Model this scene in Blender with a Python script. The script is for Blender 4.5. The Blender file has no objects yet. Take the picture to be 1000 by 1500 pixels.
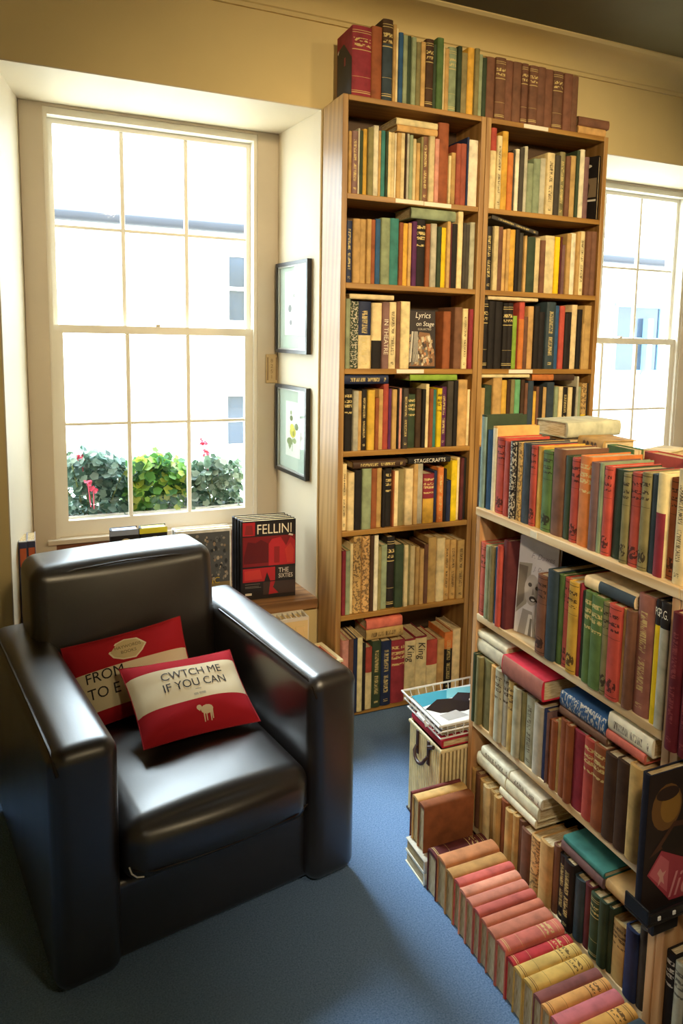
import bpy, bmesh, math, random
from mathutils import Vector, Matrix
random.seed(7)
scene = bpy.context.scene
COL = scene.collection
# ------------------------------------------------------------------ camera
CAM = Vector((-.95785, -2.40187, 1.40493))
cr, cu, cf = Vector((.907617, -.419251, .021441)), Vector((.033118, .122424, .991925)), Vector((.418491, .899578, -.124999))
cd = bpy.data.cameras.new('camera')
cd.sensor_fit = 'VERTICAL'; cd.sensor_height = 24; cd.sensor_width = 16
FPX = 1093.5
cd.lens = FPX / 1500 * 24
cd.shift_x = (500 - 556.18) / 1500
cd.shift_y = (630.87 - 750) / 1500
cd.clip_start = .02; cd.clip_end = 200
cam = bpy.data.objects.new('camera', cd); COL.objects.link(cam)
cam.matrix_world = Matrix(((cr.x, cu.x, -cf.x, CAM.x), (cr.y, cu.y, -cf.y, CAM.y), (cr.z, cu.z, -cf.z, CAM.z), (0, 0, 0, 1)))
scene.camera = cam
# ------------------------------------------------------------------ sky, exposure, sun, added fill lights
SKY = 17.0
world = bpy.data.worlds.new('overcast_sky'); scene.world = world; world.use_nodes = True
bg = world.node_tree.nodes['Background']
bg.inputs[0].default_value = (.76, .89, 1, 1); bg.inputs[1].default_value = SKY
scene.view_settings.view_transform = 'Standard'; scene.view_settings.look = 'None'
scene.view_settings.gamma = 1; scene.view_settings.use_curve_mapping = False
scene.view_settings.exposure = 0.0
scene.cycles.use_denoising = True
scene.cycles.max_bounces = 8; scene.cycles.diffuse_bounces = 5; scene.cycles.transparent_max_bounces = 16
scene.cycles.caustics_reflective = False; scene.cycles.caustics_refractive = False

def look(o, p, t):
    o.location = p
    o.rotation_euler = (Vector(t) - Vector(p)).to_track_quat('-Z', 'Y').to_euler()

def spot(name, p, t, watts, size, blend, radius, col):
    l = bpy.data.lights.new(name, 'SPOT'); l.energy = watts; l.spot_size = math.radians(size); l.spot_blend = blend
    l.shadow_soft_size = radius; l.color = col
    o = bpy.data.objects.new(name, l); COL.objects.link(o); look(o, p, t); return o

def portal(name, x0, x1, z0, z1, y):
    l = bpy.data.lights.new(name, 'AREA'); l.shape = 'RECTANGLE'; l.size = x1 - x0; l.size_y = z1 - z0
    l.cycles.is_portal = True
    o = bpy.data.objects.new(name, l); COL.objects.link(o)
    look(o, ((x0 + x1) / 2, y, (z0 + z1) / 2), ((x0 + x1) / 2, y - 1, (z0 + z1) / 2))
portal('window_portal', -.9, -.125, .64, 2.18, .70)
portal('window_portal', 1.42, 2.2, .64, 2.18, .70)
sun = bpy.data.lights.new('hazy_sun', 'SUN'); sun.energy = 9.0; sun.angle = math.radians(24); sun.color = (.80, .92, 1)
o = bpy.data.objects.new('hazy_sun', sun); COL.objects.link(o); look(o, (-.3, .95, 1.08), (0, 0, 0))
WARM = (1, .78, .46)
spot('fill_spot', (-.35, -2.9, 2.45), (.35, 0, 1.35), 255, 62, 1, .10, WARM)  # unseen warm spots added out of view as interior fill for shelves and wall
spot('fill_spot', (1.15, -2.6, 2.45), (.85, 0, 1.35), 210, 62, 1, .10, WARM)
spot('fill_spot', (-1.5, -2.3, 2.2), (-.6, .2, 2.15), 32, 80, 1, .12, WARM)
spot('fill_spot', (-1.2, -3.0, 2.45), (.14, -1.1, .55), 120, 40, 1, .12, (1, .84, .62))  # added spot, brightens the low bookcase and floor row

l = bpy.data.lights.new('fill_disk', 'AREA'); l.shape = 'DISK'; l.size = .5; l.energy = 15; l.color = WARM  # unseen disk light added behind the camera for warm fill on the floor
o = bpy.data.objects.new('fill_disk', l); COL.objects.link(o); look(o, (.3, -3.4, 2.5), (.3, -3.2, 0))

# ------------------------------------------------------------------ small helpers
def S(h):
    h = h.lstrip('#'); v = [int(h[i:i + 2], 16) / 255 for i in (0, 2, 4)]
    return tuple(c / 12.92 if c <= .04045 else ((c + .055) / 1.055) ** 2.4 for c in v)

class MB:
    def __init__(s): s.v = []; s.f = []; s.uv = None; s.col = []; s.mi = []
    def add(s, vs, fs, col=None, mi=0):
        n = len(s.v); s.v += [tuple(v) for v in vs]
        for f in fs: s.f.append(tuple(i + n for i in f)); s.col.append(col or (1, 1, 1)); s.mi.append(mi)
        return s
    def box(s, x0, y0, z0, x1, y1, z1, M=None, **k):
        vs = [(x, y, z) for z in (z0, z1) for y in (y0, y1) for x in (x0, x1)]
        if M is not None: vs = [M @ Vector(v) for v in vs]
        return s.add(vs, [(0, 2, 3, 1), (4, 5, 7, 6), (0, 1, 5, 4), (2, 6, 7, 3), (0, 4, 6, 2), (1, 3, 7, 5)], **k)
    def prism(s, poly, z0, z1, M=None, **k):      # poly counter-clockwise in xy
        n = len(poly); vs = [(x, y, z0) for x, y in poly] + [(x, y, z1) for x, y in poly]
        if M is not None: vs = [M @ Vector(v) for v in vs]
        fs = [tuple(range(n - 1, -1, -1)), tuple(range(n, 2 * n))] + [(i, (i + 1) % n, n + (i + 1) % n, n + i) for i in range(n)]
        return s.add(vs, fs, **k)
    def tube(s, pts, r, n=8, closed=False, M=None, **k):
        pts = [Vector(p) for p in pts]; m = len(pts); vs = []; fs = []
        up = Vector((0, 0, 1))
        for i, p in enumerate(pts):
            a = pts[(i - 1) % m] if closed or i else p; b = pts[(i + 1) % m] if closed or i < m - 1 else p
            t = (b - a).normalized(); x = t.cross(up)
            if x.length < .05: x = t.cross(Vector((1, 0, 0)))
            x.normalize(); y = x.cross(t)
            rr = r[i] if isinstance(r, (list, tuple)) else r
            vs += [p + (x * math.cos(2 * math.pi * j / n) + y * math.sin(2 * math.pi * j / n)) * rr for j in range(n)]
        for i in range(m if closed else m - 1):
            for j in range(n):
                a, b = i * n + j, i * n + (j + 1) % n; c, d = ((i + 1) % m) * n + (j + 1) % n, ((i + 1) % m) * n + j
                fs.append((a, b, c, d))
        if not closed: fs += [tuple(range(n)), tuple(range(m * n - 1, (m - 1) * n - 1, -1))]
        if M is not None: vs = [M @ v for v in vs]
        return s.add(vs, fs, **k)
    def rbox(s, x0, y0, z0, x1, y1, z1, r=.02, puff=(0, 0, 0), n=5, m=5, fn=None, **k):
        c = Vector(((x0 + x1) / 2, (y0 + y1) / 2, (z0 + z1) / 2)); h = [(x1 - x0) / 2, (y1 - y0) / 2, (z1 - z0) / 2]
        r = min([r] + [q * .98 for q in h])
        ax = []
        for q in h:
            e = [-q + r * i / n for i in range(n)]; mid = [-q + r + (2 * q - 2 * r) * i / m for i in range(m + 1)]
            ax.append(e + mid + [-v for v in reversed(e)])
        idx = {}; vs = []; fs = []
        def vert(i, j, l):
            if (i, j, l) in idx: return idx[(i, j, l)]
            p = [ax[0][i], ax[1][j], ax[2][l]]
            q = [max(-(h[a] - r), min(h[a] - r, p[a])) for a in range(3)]
            d = Vector([p[a] - q[a] for a in range(3)])
            if d.length > 1e-9:
                w = d / r; mx = max(abs(w.x), abs(w.y), abs(w.z)); d = d.normalized() * r * mx
            o = [q[a] + d[a] for a in range(3)]
            uu = [p[a] / h[a] for a in range(3)]
            for a in range(3):
                if puff[a]:
                    b, cc = (a + 1) % 3, (a + 2) % 3
                    o[a] += puff[a] * uu[a] * (1 - uu[b] ** 2) * (1 - uu[cc] ** 2)
            v = Vector(o) + c
            if fn: v = fn(v, uu)
            idx[(i, j, l)] = len(vs); vs.append(v); return idx[(i, j, l)]
        N = [len(a) for a in ax]
        for a in range(3):
            b, cc = (a + 1) % 3, (a + 2) % 3
            for side in (0, N[a] - 1):
                for i in range(N[b] - 1):
                    for j in range(N[cc] - 1):
                        q = []
                        for di, dj in ((0, 0), (1, 0), (1, 1), (0, 1)):
                            t = [0, 0, 0]; t[a] = side; t[b] = i + di; t[cc] = j + dj; q.append(vert(*t))
                        fs.append(tuple(q) if side else tuple(reversed(q)))
        return s.add(vs, fs, **k)
    def mesh(s, name, mats, smooth=False, tint=False):
        me = bpy.data.meshes.new(name); me.from_pydata(s.v, [], s.f)
        for m in (mats if isinstance(mats, (list, tuple)) else [mats]): me.materials.append(m)
        if any(s.mi): me.polygons.foreach_set('material_index', s.mi)
        if s.uv:
            ul = me.uv_layers.new(name='UVMap'); ul.data.foreach_set('uv', [c for uv in s.uv for c in uv])
        if tint:
            a = me.attributes.new('tint', 'FLOAT_COLOR', 'FACE')
            a.data.foreach_set('color', [q for c in s.col for q in (*c[:3], 1)])
        if smooth:
            me.polygons.foreach_set('use_smooth', [True] * len(me.polygons))
            if smooth != 'all': me.set_sharp_from_angle(angle=math.radians(smooth if smooth is not True else 40))
        return me

def obj(name, me, parent=None, M=None, **props):
    o = bpy.data.objects.new(name, me); COL.objects.link(o)
    if parent is not None: o.parent = parent
    if M is not None: o.matrix_local = M
    for k, v in props.items(): o[k] = v
    return o
def part(name, mb, mat, parent, smooth=False, M=None, **p): return obj(name, mb.mesh(name, mat, smooth), parent, M, **p)
def thing(name, label, cat, M=None, group=None):
    o = obj(name, None, None, M, label=label, category=cat); o.empty_display_size = .05
    if group: o['group'] = group
    return o
def struct(name, mb, mat, smooth=False): return part(name, mb, mat, None, smooth, kind='structure')
def frame(org, x, y, z):
    x, y, z = Vector(x), Vector(y), Vector(z)
    return Matrix(((x.x, y.x, z.x, org[0]), (x.y, y.y, z.y, org[1]), (x.z, y.z, z.z, org[2]), (0, 0, 0, 1)))

def text_mesh(s, size, mat, name='lettering', sx=1.0, bold=0.0, align='LEFT', shear=0, space=1.0):
    cu_ = bpy.data.curves.new(name, 'FONT'); cu_.body = s; cu_.size = size; cu_.align_x = align; cu_.offset = bold
    cu_.shear = shear; cu_.space_character = space; cu_.resolution_u = 3
    t = bpy.data.objects.new(name, cu_); COL.objects.link(t)
    dg = bpy.context.evaluated_depsgraph_get(); me = bpy.data.meshes.new_from_object(t.evaluated_get(dg))
    bpy.data.objects.remove(t); bpy.data.curves.remove(cu_)
    me.name = name
    for v in me.vertices: v.co.x *= sx
    me.materials.clear(); me.materials.append(mat)
    return me

# ------------------------------------------------------------------ materials
def M_(name): 
    m = bpy.data.materials.new(name); m.use_nodes = True; nt = m.node_tree
    return m, nt, nt.nodes['Principled BSDF']
def N(nt, t, **kw):
    n = nt.nodes.new(t)
    for k, v in kw.items():
        if k.startswith('i_'):
            key = k[2:]; n.inputs[int(key) if key.isdigit() else key].default_value = v
        else: setattr(n, k, v)
    return n
def ramp(nt, fac, stops, interp='LINEAR'):
    r = nt.nodes.new('ShaderNodeValToRGB'); cr_ = r.color_ramp; cr_.interpolation = interp
    while len(cr_.elements) < len(stops): cr_.elements.new(.5)
    for e, (p, c) in zip(cr_.elements, stops):
        e.position = p; e.color = (c, c, c, 1) if isinstance(c, (int, float)) else (*c[:3], 1)
    nt.links.new(fac, r.inputs[0]); return r
def mixc(nt, fac, a, b, mode='MIX'):
    m = nt.nodes.new('ShaderNodeMix'); m.data_type = 'RGBA'; m.blend_type = mode
    for sock, v in ((m.inputs[0], fac), (m.inputs[6], a), (m.inputs[7], b)):
        if hasattr(v, 'links'): nt.links.new(v, sock)
        elif isinstance(v, (int, float)): sock.default_value = v
        else: sock.default_value = (*v[:3], 1)
    return m.outputs[2]
def math_(nt, op, a, b=None):
    n = nt.nodes.new('ShaderNodeMath'); n.operation = op
    for i, v in enumerate((a, b)):
        if v is None: continue
        if hasattr(v, 'links'): nt.links.new(v, n.inputs[i])
        else: n.inputs[i].default_value = v
    return n.outputs[0]
def bump(nt, b, h, strength=.2, dist=.01):
    n = N(nt, 'ShaderNodeBump'); n.inputs['Strength'].default_value = strength; n.inputs['Distance'].default_value = dist
    nt.links.new(h, n.inputs['Height']); nt.links.new(n.outputs[0], b.inputs['Normal'])
def coords(nt, which='Object', scale=(1, 1, 1)):
    tc = N(nt, 'ShaderNodeTexCoord'); mp = N(nt, 'ShaderNodeMapping'); mp.inputs['Scale'].default_value = scale
    nt.links.new(tc.outputs[which], mp.inputs[0]); return mp.outputs[0]
def plain(name, col, rough=.6, var=.12, scale=8, spec=.5, metal=0, bmp=0, bscale=60):
    m, nt, b = M_(name)
    c = coords(nt); n = N(nt, 'ShaderNodeTexNoise'); n.inputs['Scale'].default_value = scale; n.inputs['Detail'].default_value = 4
    nt.links.new(c, n.inputs[0])
    lo = tuple(q * (1 - var) for q in col); hi = tuple(min(1, q * (1 + var)) for q in col)
    r = ramp(nt, n.outputs[0], [(.3, lo), (.7, hi)]); nt.links.new(r.outputs[0], b.inputs['Base Color'])
    b.inputs['Roughness'].default_value = rough; b.inputs['Metallic'].default_value = metal
    b.inputs['Specular IOR Level'].default_value = spec
    if bmp:
        k = N(nt, 'ShaderNodeTexNoise'); k.inputs['Scale'].default_value = bscale; nt.links.new(c, k.inputs[0]); bump(nt, b, k.outputs[0], bmp, .004)
    return m
def wood(name, lo, hi, axis=2, rough=.45, knots=True):
    m, nt, b = M_(name)
    sc = [14, 14, 14]; sc[axis] = 1.1
    c = coords(nt, 'Object', sc)
    n = N(nt, 'ShaderNodeTexNoise'); n.inputs['Scale'].default_value = 2.2; n.inputs['Detail'].default_value = 8; n.inputs['Distortion'].default_value = .6
    nt.links.new(c, n.inputs[0])
    w = N(nt, 'ShaderNodeTexWave', bands_direction='DIAGONAL'); w.inputs['Scale'].default_value = 1.1; w.inputs['Distortion'].default_value = 5
    w.inputs['Detail'].default_value = 2; nt.links.new(c, w.inputs[0])
    f = math_(nt, 'ADD', math_(nt, 'MULTIPLY', n.outputs[0], .65), math_(nt, 'MULTIPLY', w.outputs[1], .35))
    r = ramp(nt, f, [(.25, lo), (.75, hi)]); col = r.outputs[0]
    if knots:
        v = N(nt, 'ShaderNodeTexVoronoi'); v.inputs['Scale'].default_value = 1
        s2 = [6, 6, 6]; s2[axis] = 2.2; nt.links.new(coords(nt, 'Object', s2), v.inputs[0])
        k = ramp(nt, v.outputs['Distance'], [(.05, 1), (.13, 0)])
        col = mixc(nt, math_(nt, 'MULTIPLY', k.outputs[0], .7), col, tuple(q * .35 for q in lo))
    nt.links.new(col, b.inputs['Base Color']); b.inputs['Roughness'].default_value = rough
    bump(nt, b, n.outputs[0], .08, .004)
    return m

m_wall = plain('yellow_wall_paint', S('dec78e'), .7, .05, 3, .3, bmp=.05, bscale=25)
m_white = plain('cream_gloss_paint', S('e0dacb'), .35, .04, 5)
m_reveal = plain('cream_reveal_paint', S('d8c9ac'), .6, .03, 3, .3)
m_beige = plain('beige_casing_paint', S('bfb19b'), .4, .05, 4)
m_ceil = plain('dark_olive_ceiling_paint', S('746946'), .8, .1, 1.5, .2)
m_cornice = plain('cornice_paint', S('dcc489'), .6, .05, 3, .3)
m_sillwood = wood('stained_sill_wood', S('6e4a2c'), S('a5794c'), 0)
m_pine = wood('pine_board', S('956a33'), S('b48a50'), 2)
m_pineh = wood('pine_shelf', S('926526'), S('b0823c'), 0)
m_pale = wood('pale_pine_upright', S('b98552'), S('dcb281'), 2)
m_paleh = wood('pale_pine_shelf', S('d2aa70'), S('f2dcb0'), 1)
m_back = plain('hardboard', S('4e3822'), .7, .1, 6)
m_wire = plain('white_plastic_wire', S('e6e4de'), .35, .03)
m_black = plain('black_plastic', S('1b1a1b'), .4, .1)
m_darkframe = plain('black_frame_wood', S('1d1a18'), .35, .2, 20)
m_silver = plain('silver_slip', S('b4b2ac'), .3, .05, 10, .5, .5)
m_mount = plain('sage_mount_card', S('c3cdbf'), .8, .03)
m_paper = plain('white_paper', S('f2efe6'), .8, .02)
m_pages = None

def carpet():
    m, nt, b = M_('blue_carpet')
    c = coords(nt)
    n = N(nt, 'ShaderNodeTexNoise'); n.inputs['Scale'].default_value = 260; n.inputs['Detail'].default_value = 3; nt.links.new(c, n.inputs[0])
    n2 = N(nt, 'ShaderNodeTexNoise'); n2.inputs['Scale'].default_value = 4; n2.inputs['Detail'].default_value = 3; nt.links.new(c, n2.inputs[0])
    v = N(nt, 'ShaderNodeTexVoronoi'); v.inputs['Scale'].default_value = 42; nt.links.new(c, v.inputs[0])
    r = ramp(nt, n.outputs[0], [(.3, S('5d7ca3')), (.7, S('88a6cf'))])
    col = mixc(nt, math_(nt, 'MULTIPLY', n2.outputs[0], .35), r.outputs[0], S('6481a8'))
    sp = ramp(nt, v.outputs['Distance'], [(.035, 1), (.06, 0)])
    col = mixc(nt, math_(nt, 'MULTIPLY', sp.outputs[0], .12), col, S('a9b0ae'))
    nt.links.new(col, b.inputs['Base Color']); b.inputs['Roughness'].default_value = .95; b.inputs['Specular IOR Level'].default_value = .1
    bump(nt, b, n.outputs[0], .6, .006)
    return m
m_carpet = carpet()

def leather():
    m, nt, b = M_('dark_brown_leather')
    c = coords(nt)
    v = N(nt, 'ShaderNodeTexVoronoi'); v.inputs['Scale'].default_value = 240; nt.links.new(c, v.inputs[0])
    n = N(nt, 'ShaderNodeTexNoise'); n.inputs['Scale'].default_value = 5; n.inputs['Detail'].default_value = 5; nt.links.new(c, n.inputs[0])
    r = ramp(nt, n.outputs[0], [(.3, S('17110e')), (.7, S('201814'))]); nt.links.new(r.outputs[0], b.inputs['Base Color'])
    rr = ramp(nt, n.outputs[0], [(.3, .33), (.7, .42)]); nt.links.new(rr.outputs[0], b.inputs['Roughness'])
    h = math_(nt, 'ADD', math_(nt, 'MULTIPLY', v.outputs['Distance'], .25), math_(nt, 'MULTIPLY', n.outputs[0], 1.2))
    bump(nt, b, h, .07, .003)
    b.inputs['Specular IOR Level'].default_value = 1.0; b.inputs['Coat Weight'].default_value = .7; b.inputs['Coat Roughness'].default_value = .36
    return m
m_leather = leather()
m_seam = plain('leather_piping', S('241b17'), .3, .1)

def glass():
    m, nt, b = M_('window_glass'); nt.nodes.remove(b)
    t = N(nt, 'ShaderNodeBsdfTransparent'); t.inputs[0].default_value = (.97, .985, .975, 1)
    g = N(nt, 'ShaderNodeBsdfGlossy'); g.inputs['Roughness'].default_value = .03
    f = N(nt, 'ShaderNodeFresnel'); f.inputs[0].default_value = 1.45
    mx = N(nt, 'ShaderNodeMixShader'); out = nt.nodes['Material Output']
    ge = N(nt, 'ShaderNodeNewGeometry')
    nt.links.new(math_(nt, 'MULTIPLY', f.outputs[0], math_(nt, 'SUBTRACT', 1.0, ge.outputs['Backfacing'])), mx.inputs[0]); nt.links.new(t.outputs[0], mx.inputs[1]); nt.links.new(g.outputs[0], mx.inputs[2])
    nt.links.new(mx.outputs[0], out.inputs[0]); return m
m_glass = glass()

# book cloth, one material per kind of spine print; colours come from the object's own properties
INKS = {}
def cloth(style, geo=False):
    m, nt, b = M_('book_cloth_' + style)
    at = lambda nme: N(nt, 'ShaderNodeAttribute', attribute_type='GEOMETRY' if geo else 'OBJECT', attribute_name=nme)
    tint = at('tint').outputs['Color']
    oi = N(nt, 'ShaderNodeObjectInfo')
    tc = N(nt, 'ShaderNodeTexCoord'); sep = N(nt, 'ShaderNodeSeparateXYZ'); nt.links.new(tc.outputs['UV'], sep.inputs[0])
    U_, V_ = sep.outputs[0], sep.outputs[1]
    on = math_(nt, 'GREATER_THAN', U_, -.5)
    if not geo:
        lowr = math_(nt, 'MULTIPLY', math_(nt, 'LESS_THAN', V_, at('split').outputs['Fac']), on)
        tint = mixc(nt, lowr, tint, at('tint2').outputs['Color'])
    n = N(nt, 'ShaderNodeTexNoise', noise_dimensions='4D'); n.inputs['Scale'].default_value = 30; n.inputs['Detail'].default_value = 6
    nt.links.new(tc.outputs['Object'], n.inputs['Vector']); nt.links.new(math_(nt, 'MULTIPLY', oi.outputs['Random'], 37), n.inputs['W'])
    wear = ramp(nt, n.outputs[0], [(.22, .62), (.5, 1), (.78, 1.28)])
    col = mixc(nt, 1.0, tint, wear.outputs[0], 'MULTIPLY')
    mask = None
    if style != 'plain':
        cx_ = N(nt, 'ShaderNodeCombineXYZ'); nt.links.new(U_, cx_.inputs[0]); nt.links.new(V_, cx_.inputs[1])
        nt.links.new(math_(nt, 'MULTIPLY', oi.outputs['Random'], 50), cx_.inputs[2])
        def letters(su, sv, th=.5):
            k = N(nt, 'ShaderNodeTexNoise'); mp = N(nt, 'ShaderNodeMapping'); mp.inputs['Scale'].default_value = (su, sv, 1)
            nt.links.new(cx_.outputs[0], mp.inputs[0]); nt.links.new(mp.outputs[0], k.inputs['Vector'])
            k.inputs['Scale'].default_value = 1; k.inputs['Detail'].default_value = 1
            return ramp(nt, k.outputs[0], [(th - .03, 0), (th + .03, 1)]).outputs[0]
        def win(x, spans):
            st = [(0, 0)]
            for a, c in spans: st += [(a, 1), (c, 0)]
            return ramp(nt, x, st, 'CONSTANT').outputs[0]
        mul = lambda a, c: math_(nt, 'MULTIPLY', a, c)
        if style == 'gilt':
            mask = math_(nt, 'MAXIMUM', win(V_, [(.05, .06), (.075, .085), (.28, .285), (.66, .67), (.9, .91), (.93, .94)]),
                         mul(mul(win(V_, [(.71, .75), (.78, .83)]), win(U_, [(.15, .85)])), letters(9, 34)))
        elif style == 'title':
            mask = mul(mul(win(V_, [(.60, .63), (.70, .75), (.77, .82), (.86, .91)]), win(U_, [(.12, .88)])), letters(8, 40, .46))
        elif style == 'vertical':
            mask = mul(mul(win(V_, [(.06, .1), (.2, .48), (.53, .86)]), win(U_, [(.36, .62)])), letters(5, 120, .5))
        elif style == 'emblem':
            du = math_(nt, 'SUBTRACT', U_, .5); dv = math_(nt, 'MULTIPLY', math_(nt, 'SUBTRACT', V_, .15), 5)
            d = math_(nt, 'ADD', mul(du, du), mul(dv, dv))
            blob = mul(math_(nt, 'LESS_THAN', d, .13), letters(7, 26, .47))
            mask = math_(nt, 'MAXIMUM', blob, math_(nt, 'MAXIMUM', win(V_, [(.03, .036), (.645, .652), (.96, .966)]),
                         mul(mul(win(V_, [(.72, .75), (.78, .82), (.86, .90)]), win(U_, [(.14, .86)])), letters(9, 44, .48))))
        elif style == 'jacket':
            mask = letters(6, 38, .53)
        mask = mul(mask, on)
        col = mixc(nt, mul(mask, .72 if style == 'jacket' else .85), col, at('ink').outputs['Color'])
    nt.links.new(col, b.inputs['Base Color']); b.inputs['Roughness'].default_value = .55 if style in ('vertical', 'jacket') else .72
    b.inputs['Specular IOR Level'].default_value = .3
    w = N(nt, 'ShaderNodeTexNoise'); w.inputs['Scale'].default_value = 700; nt.links.new(tc.outputs['Object'], w.inputs[0]); bump(nt, b, w.outputs[0], .15, .001)
    return m
CL = {k: cloth(n) for k, n in dict([('', 'plain'), ('g', 'gilt'), ('t', 'title'), ('v', 'vertical'), ('e', 'emblem'), ('x', 'jacket')]).items()}
CL_geo = cloth('plain', True)
def pages():
    m, nt, b = M_('book_pages')
    c = coords(nt, 'Object', (1, .05, .05)); n = N(nt, 'ShaderNodeTexNoise'); n.inputs['Scale'].default_value = 900; nt.links.new(c, n.inputs[0])
    oi = N(nt, 'ShaderNodeObjectInfo')
    r = ramp(nt, n.outputs[0], [(.3, S('b59a6c')), (.65, S('e8d9b4'))])
    q = ramp(nt, oi.outputs['Random'], [(0, (1, 1, 1)), (1, (.82, .74, .6))])
    nt.links.new(mixc(nt, 1.0, r.outputs[0], q.outputs[0], 'MULTIPLY'), b.inputs['Base Color']); b.inputs['Roughness'].default_value = .9
    b.inputs['Specular IOR Level'].default_value = .1
    bump(nt, b, n.outputs[0], .3, .002); return m
m_pages = pages()
_flat = {}
def ink(h, rough=.6):
    if h not in _flat: _flat[h] = plain('print_' + {'f': 'light', 'e': 'light'}.get(h.lstrip('#')[0], 'colour') , S(h), rough, .05, 20)
    return _flat[h]
# ------------------------------------------------------------------ room shell
ZC = 2.58; XL, XR, YF = -2.7, 3.3, -5.2; SILL = .41; YW = .6; YO = .72
struct('floor', MB().box(XL, YF, -.05, XR, .2, 0), m_carpet)
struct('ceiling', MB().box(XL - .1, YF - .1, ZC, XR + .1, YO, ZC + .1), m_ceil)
wb = MB()
A1 = ((-1.045, .2), (-.98, YW), (-.9, YW), (-.9, YO)); A2 = ((0, .2), (-.036, YW), (-.125, YW), (-.125, YO))
B1 = ((1.28, .2), (1.335, YW), (1.42, YW), (1.42, YO)); B2 = ((2.35, .2), (2.285, YW), (2.2, YW), (2.2, YO))
wb.prism([(XL, .2), *A1, (XL, YO)], 0, ZC)
wb.prism([A2[0], B1[0], B1[1], B1[2], B1[3], A2[3], A2[2], A2[1]], 0, ZC)
wb.prism([B2[0], (XR, .2), (XR, YO), B2[3], B2[2], B2[1]], 0, ZC)
for P, Q in ((A1, A2), (B1, B2)):
    wb.prism([P[0], Q[0], Q[1], Q[2], Q[3], P[3], P[2], P[1]], 2.2, ZC)
    wb.prism([P[0], Q[0], Q[1], Q[2], Q[3], P[3], P[2], P[1]], 0, SILL - .035)
    wb.box(P[2][0], YW + .03, SILL - .035, Q[2][0], YO, .60)
struct('wall_window', wb, m_wall)
struct('wall_left', MB().box(XL - .1, YF, 0, XL, YO, ZC), m_wall)
struct('wall_right', MB().box(XR, YF, 0, XR + .1, YO, ZC), m_wall)
struct('wall_front', MB().box(XL - .1, YF - .1, 0, XR + .1, YF, ZC), m_wall)
# cove between wall and ceiling, with a picture line under it
cv = MB(); pr = [(.2, 2.485), (.19, 2.485), (.186, 2.497), (.18, 2.5)] + [(.18 - .11 * (1 - math.cos(a)), 2.5 + .065 * math.sin(a)) for a in (.3, .6, .9, 1.2, 1.5)] + [(.06, 2.567), (.05, 2.575), (.05, ZC), (.2, ZC)]
n_ = len(pr); cv.add([(XL, y, z) for y, z in pr] + [(XR, y, z) for y, z in pr], [(i, i + n_, (i + 1) % n_ + n_, (i + 1) % n_) for i in range(n_)])
struct('trim_1', cv, m_cornice, 30)
# plaster linings of the two window recesses
for k, (P, Q) in enumerate(((A1, A2), (B1, B2))):
    rv = MB(); t = .004
    for a, c, sg in ((P[0], P[1], 1), (Q[0], Q[1], -1)):
        vs = [(a[0], a[1] - .001), (a[0] + sg * t, a[1] - .001), (c[0] + sg * t, c[1]), (c[0], c[1])]
        rv.prism(vs if sg > 0 else vs[::-1], SILL, 2.2)
    rv.prism([(P[0][0], .199), (Q[0][0], .199), Q[1], P[1]], 2.196, 2.2)
    struct('trim_%d' % (2 + k), rv, m_reveal)
    cs = MB()                                   # casing boards facing the room
    cs.box(P[1][0] + .004, YW - .012, SILL, P[2][0], YW, 2.195).box(Q[2][0], YW - .012, SILL, Q[1][0] - .004, YW, 2.195)
    cs.box(P[2][0], YW - .012, 2.185, Q[2][0], YW, 2.195)
    struct('trim_%d' % (4 + k), cs, m_beige)
    sl = MB().box(P[0][0] - (.12 if k == 0 else .04), .178, SILL - .035, Q[0][0] - (.004 if k == 0 else -.05), .2, SILL)
    sl.prism([(P[0][0] + .004, .2), (Q[0][0] - .004, .2), (Q[1][0] - .004, YW - .013), (P[1][0] + .004, YW - .013)], SILL - .035, SILL)
    struct('trim_%d' % (6 + k), sl, m_sillwood)
    ap = MB().box(P[2][0], YW - .012, SILL, Q[2][0], YW + .03, .602)
    struct('trim_%d' % (8 + k), ap, wood('apron_wood_%d' % k, S('6d3f26'), S('935a38'), 0))

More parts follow.
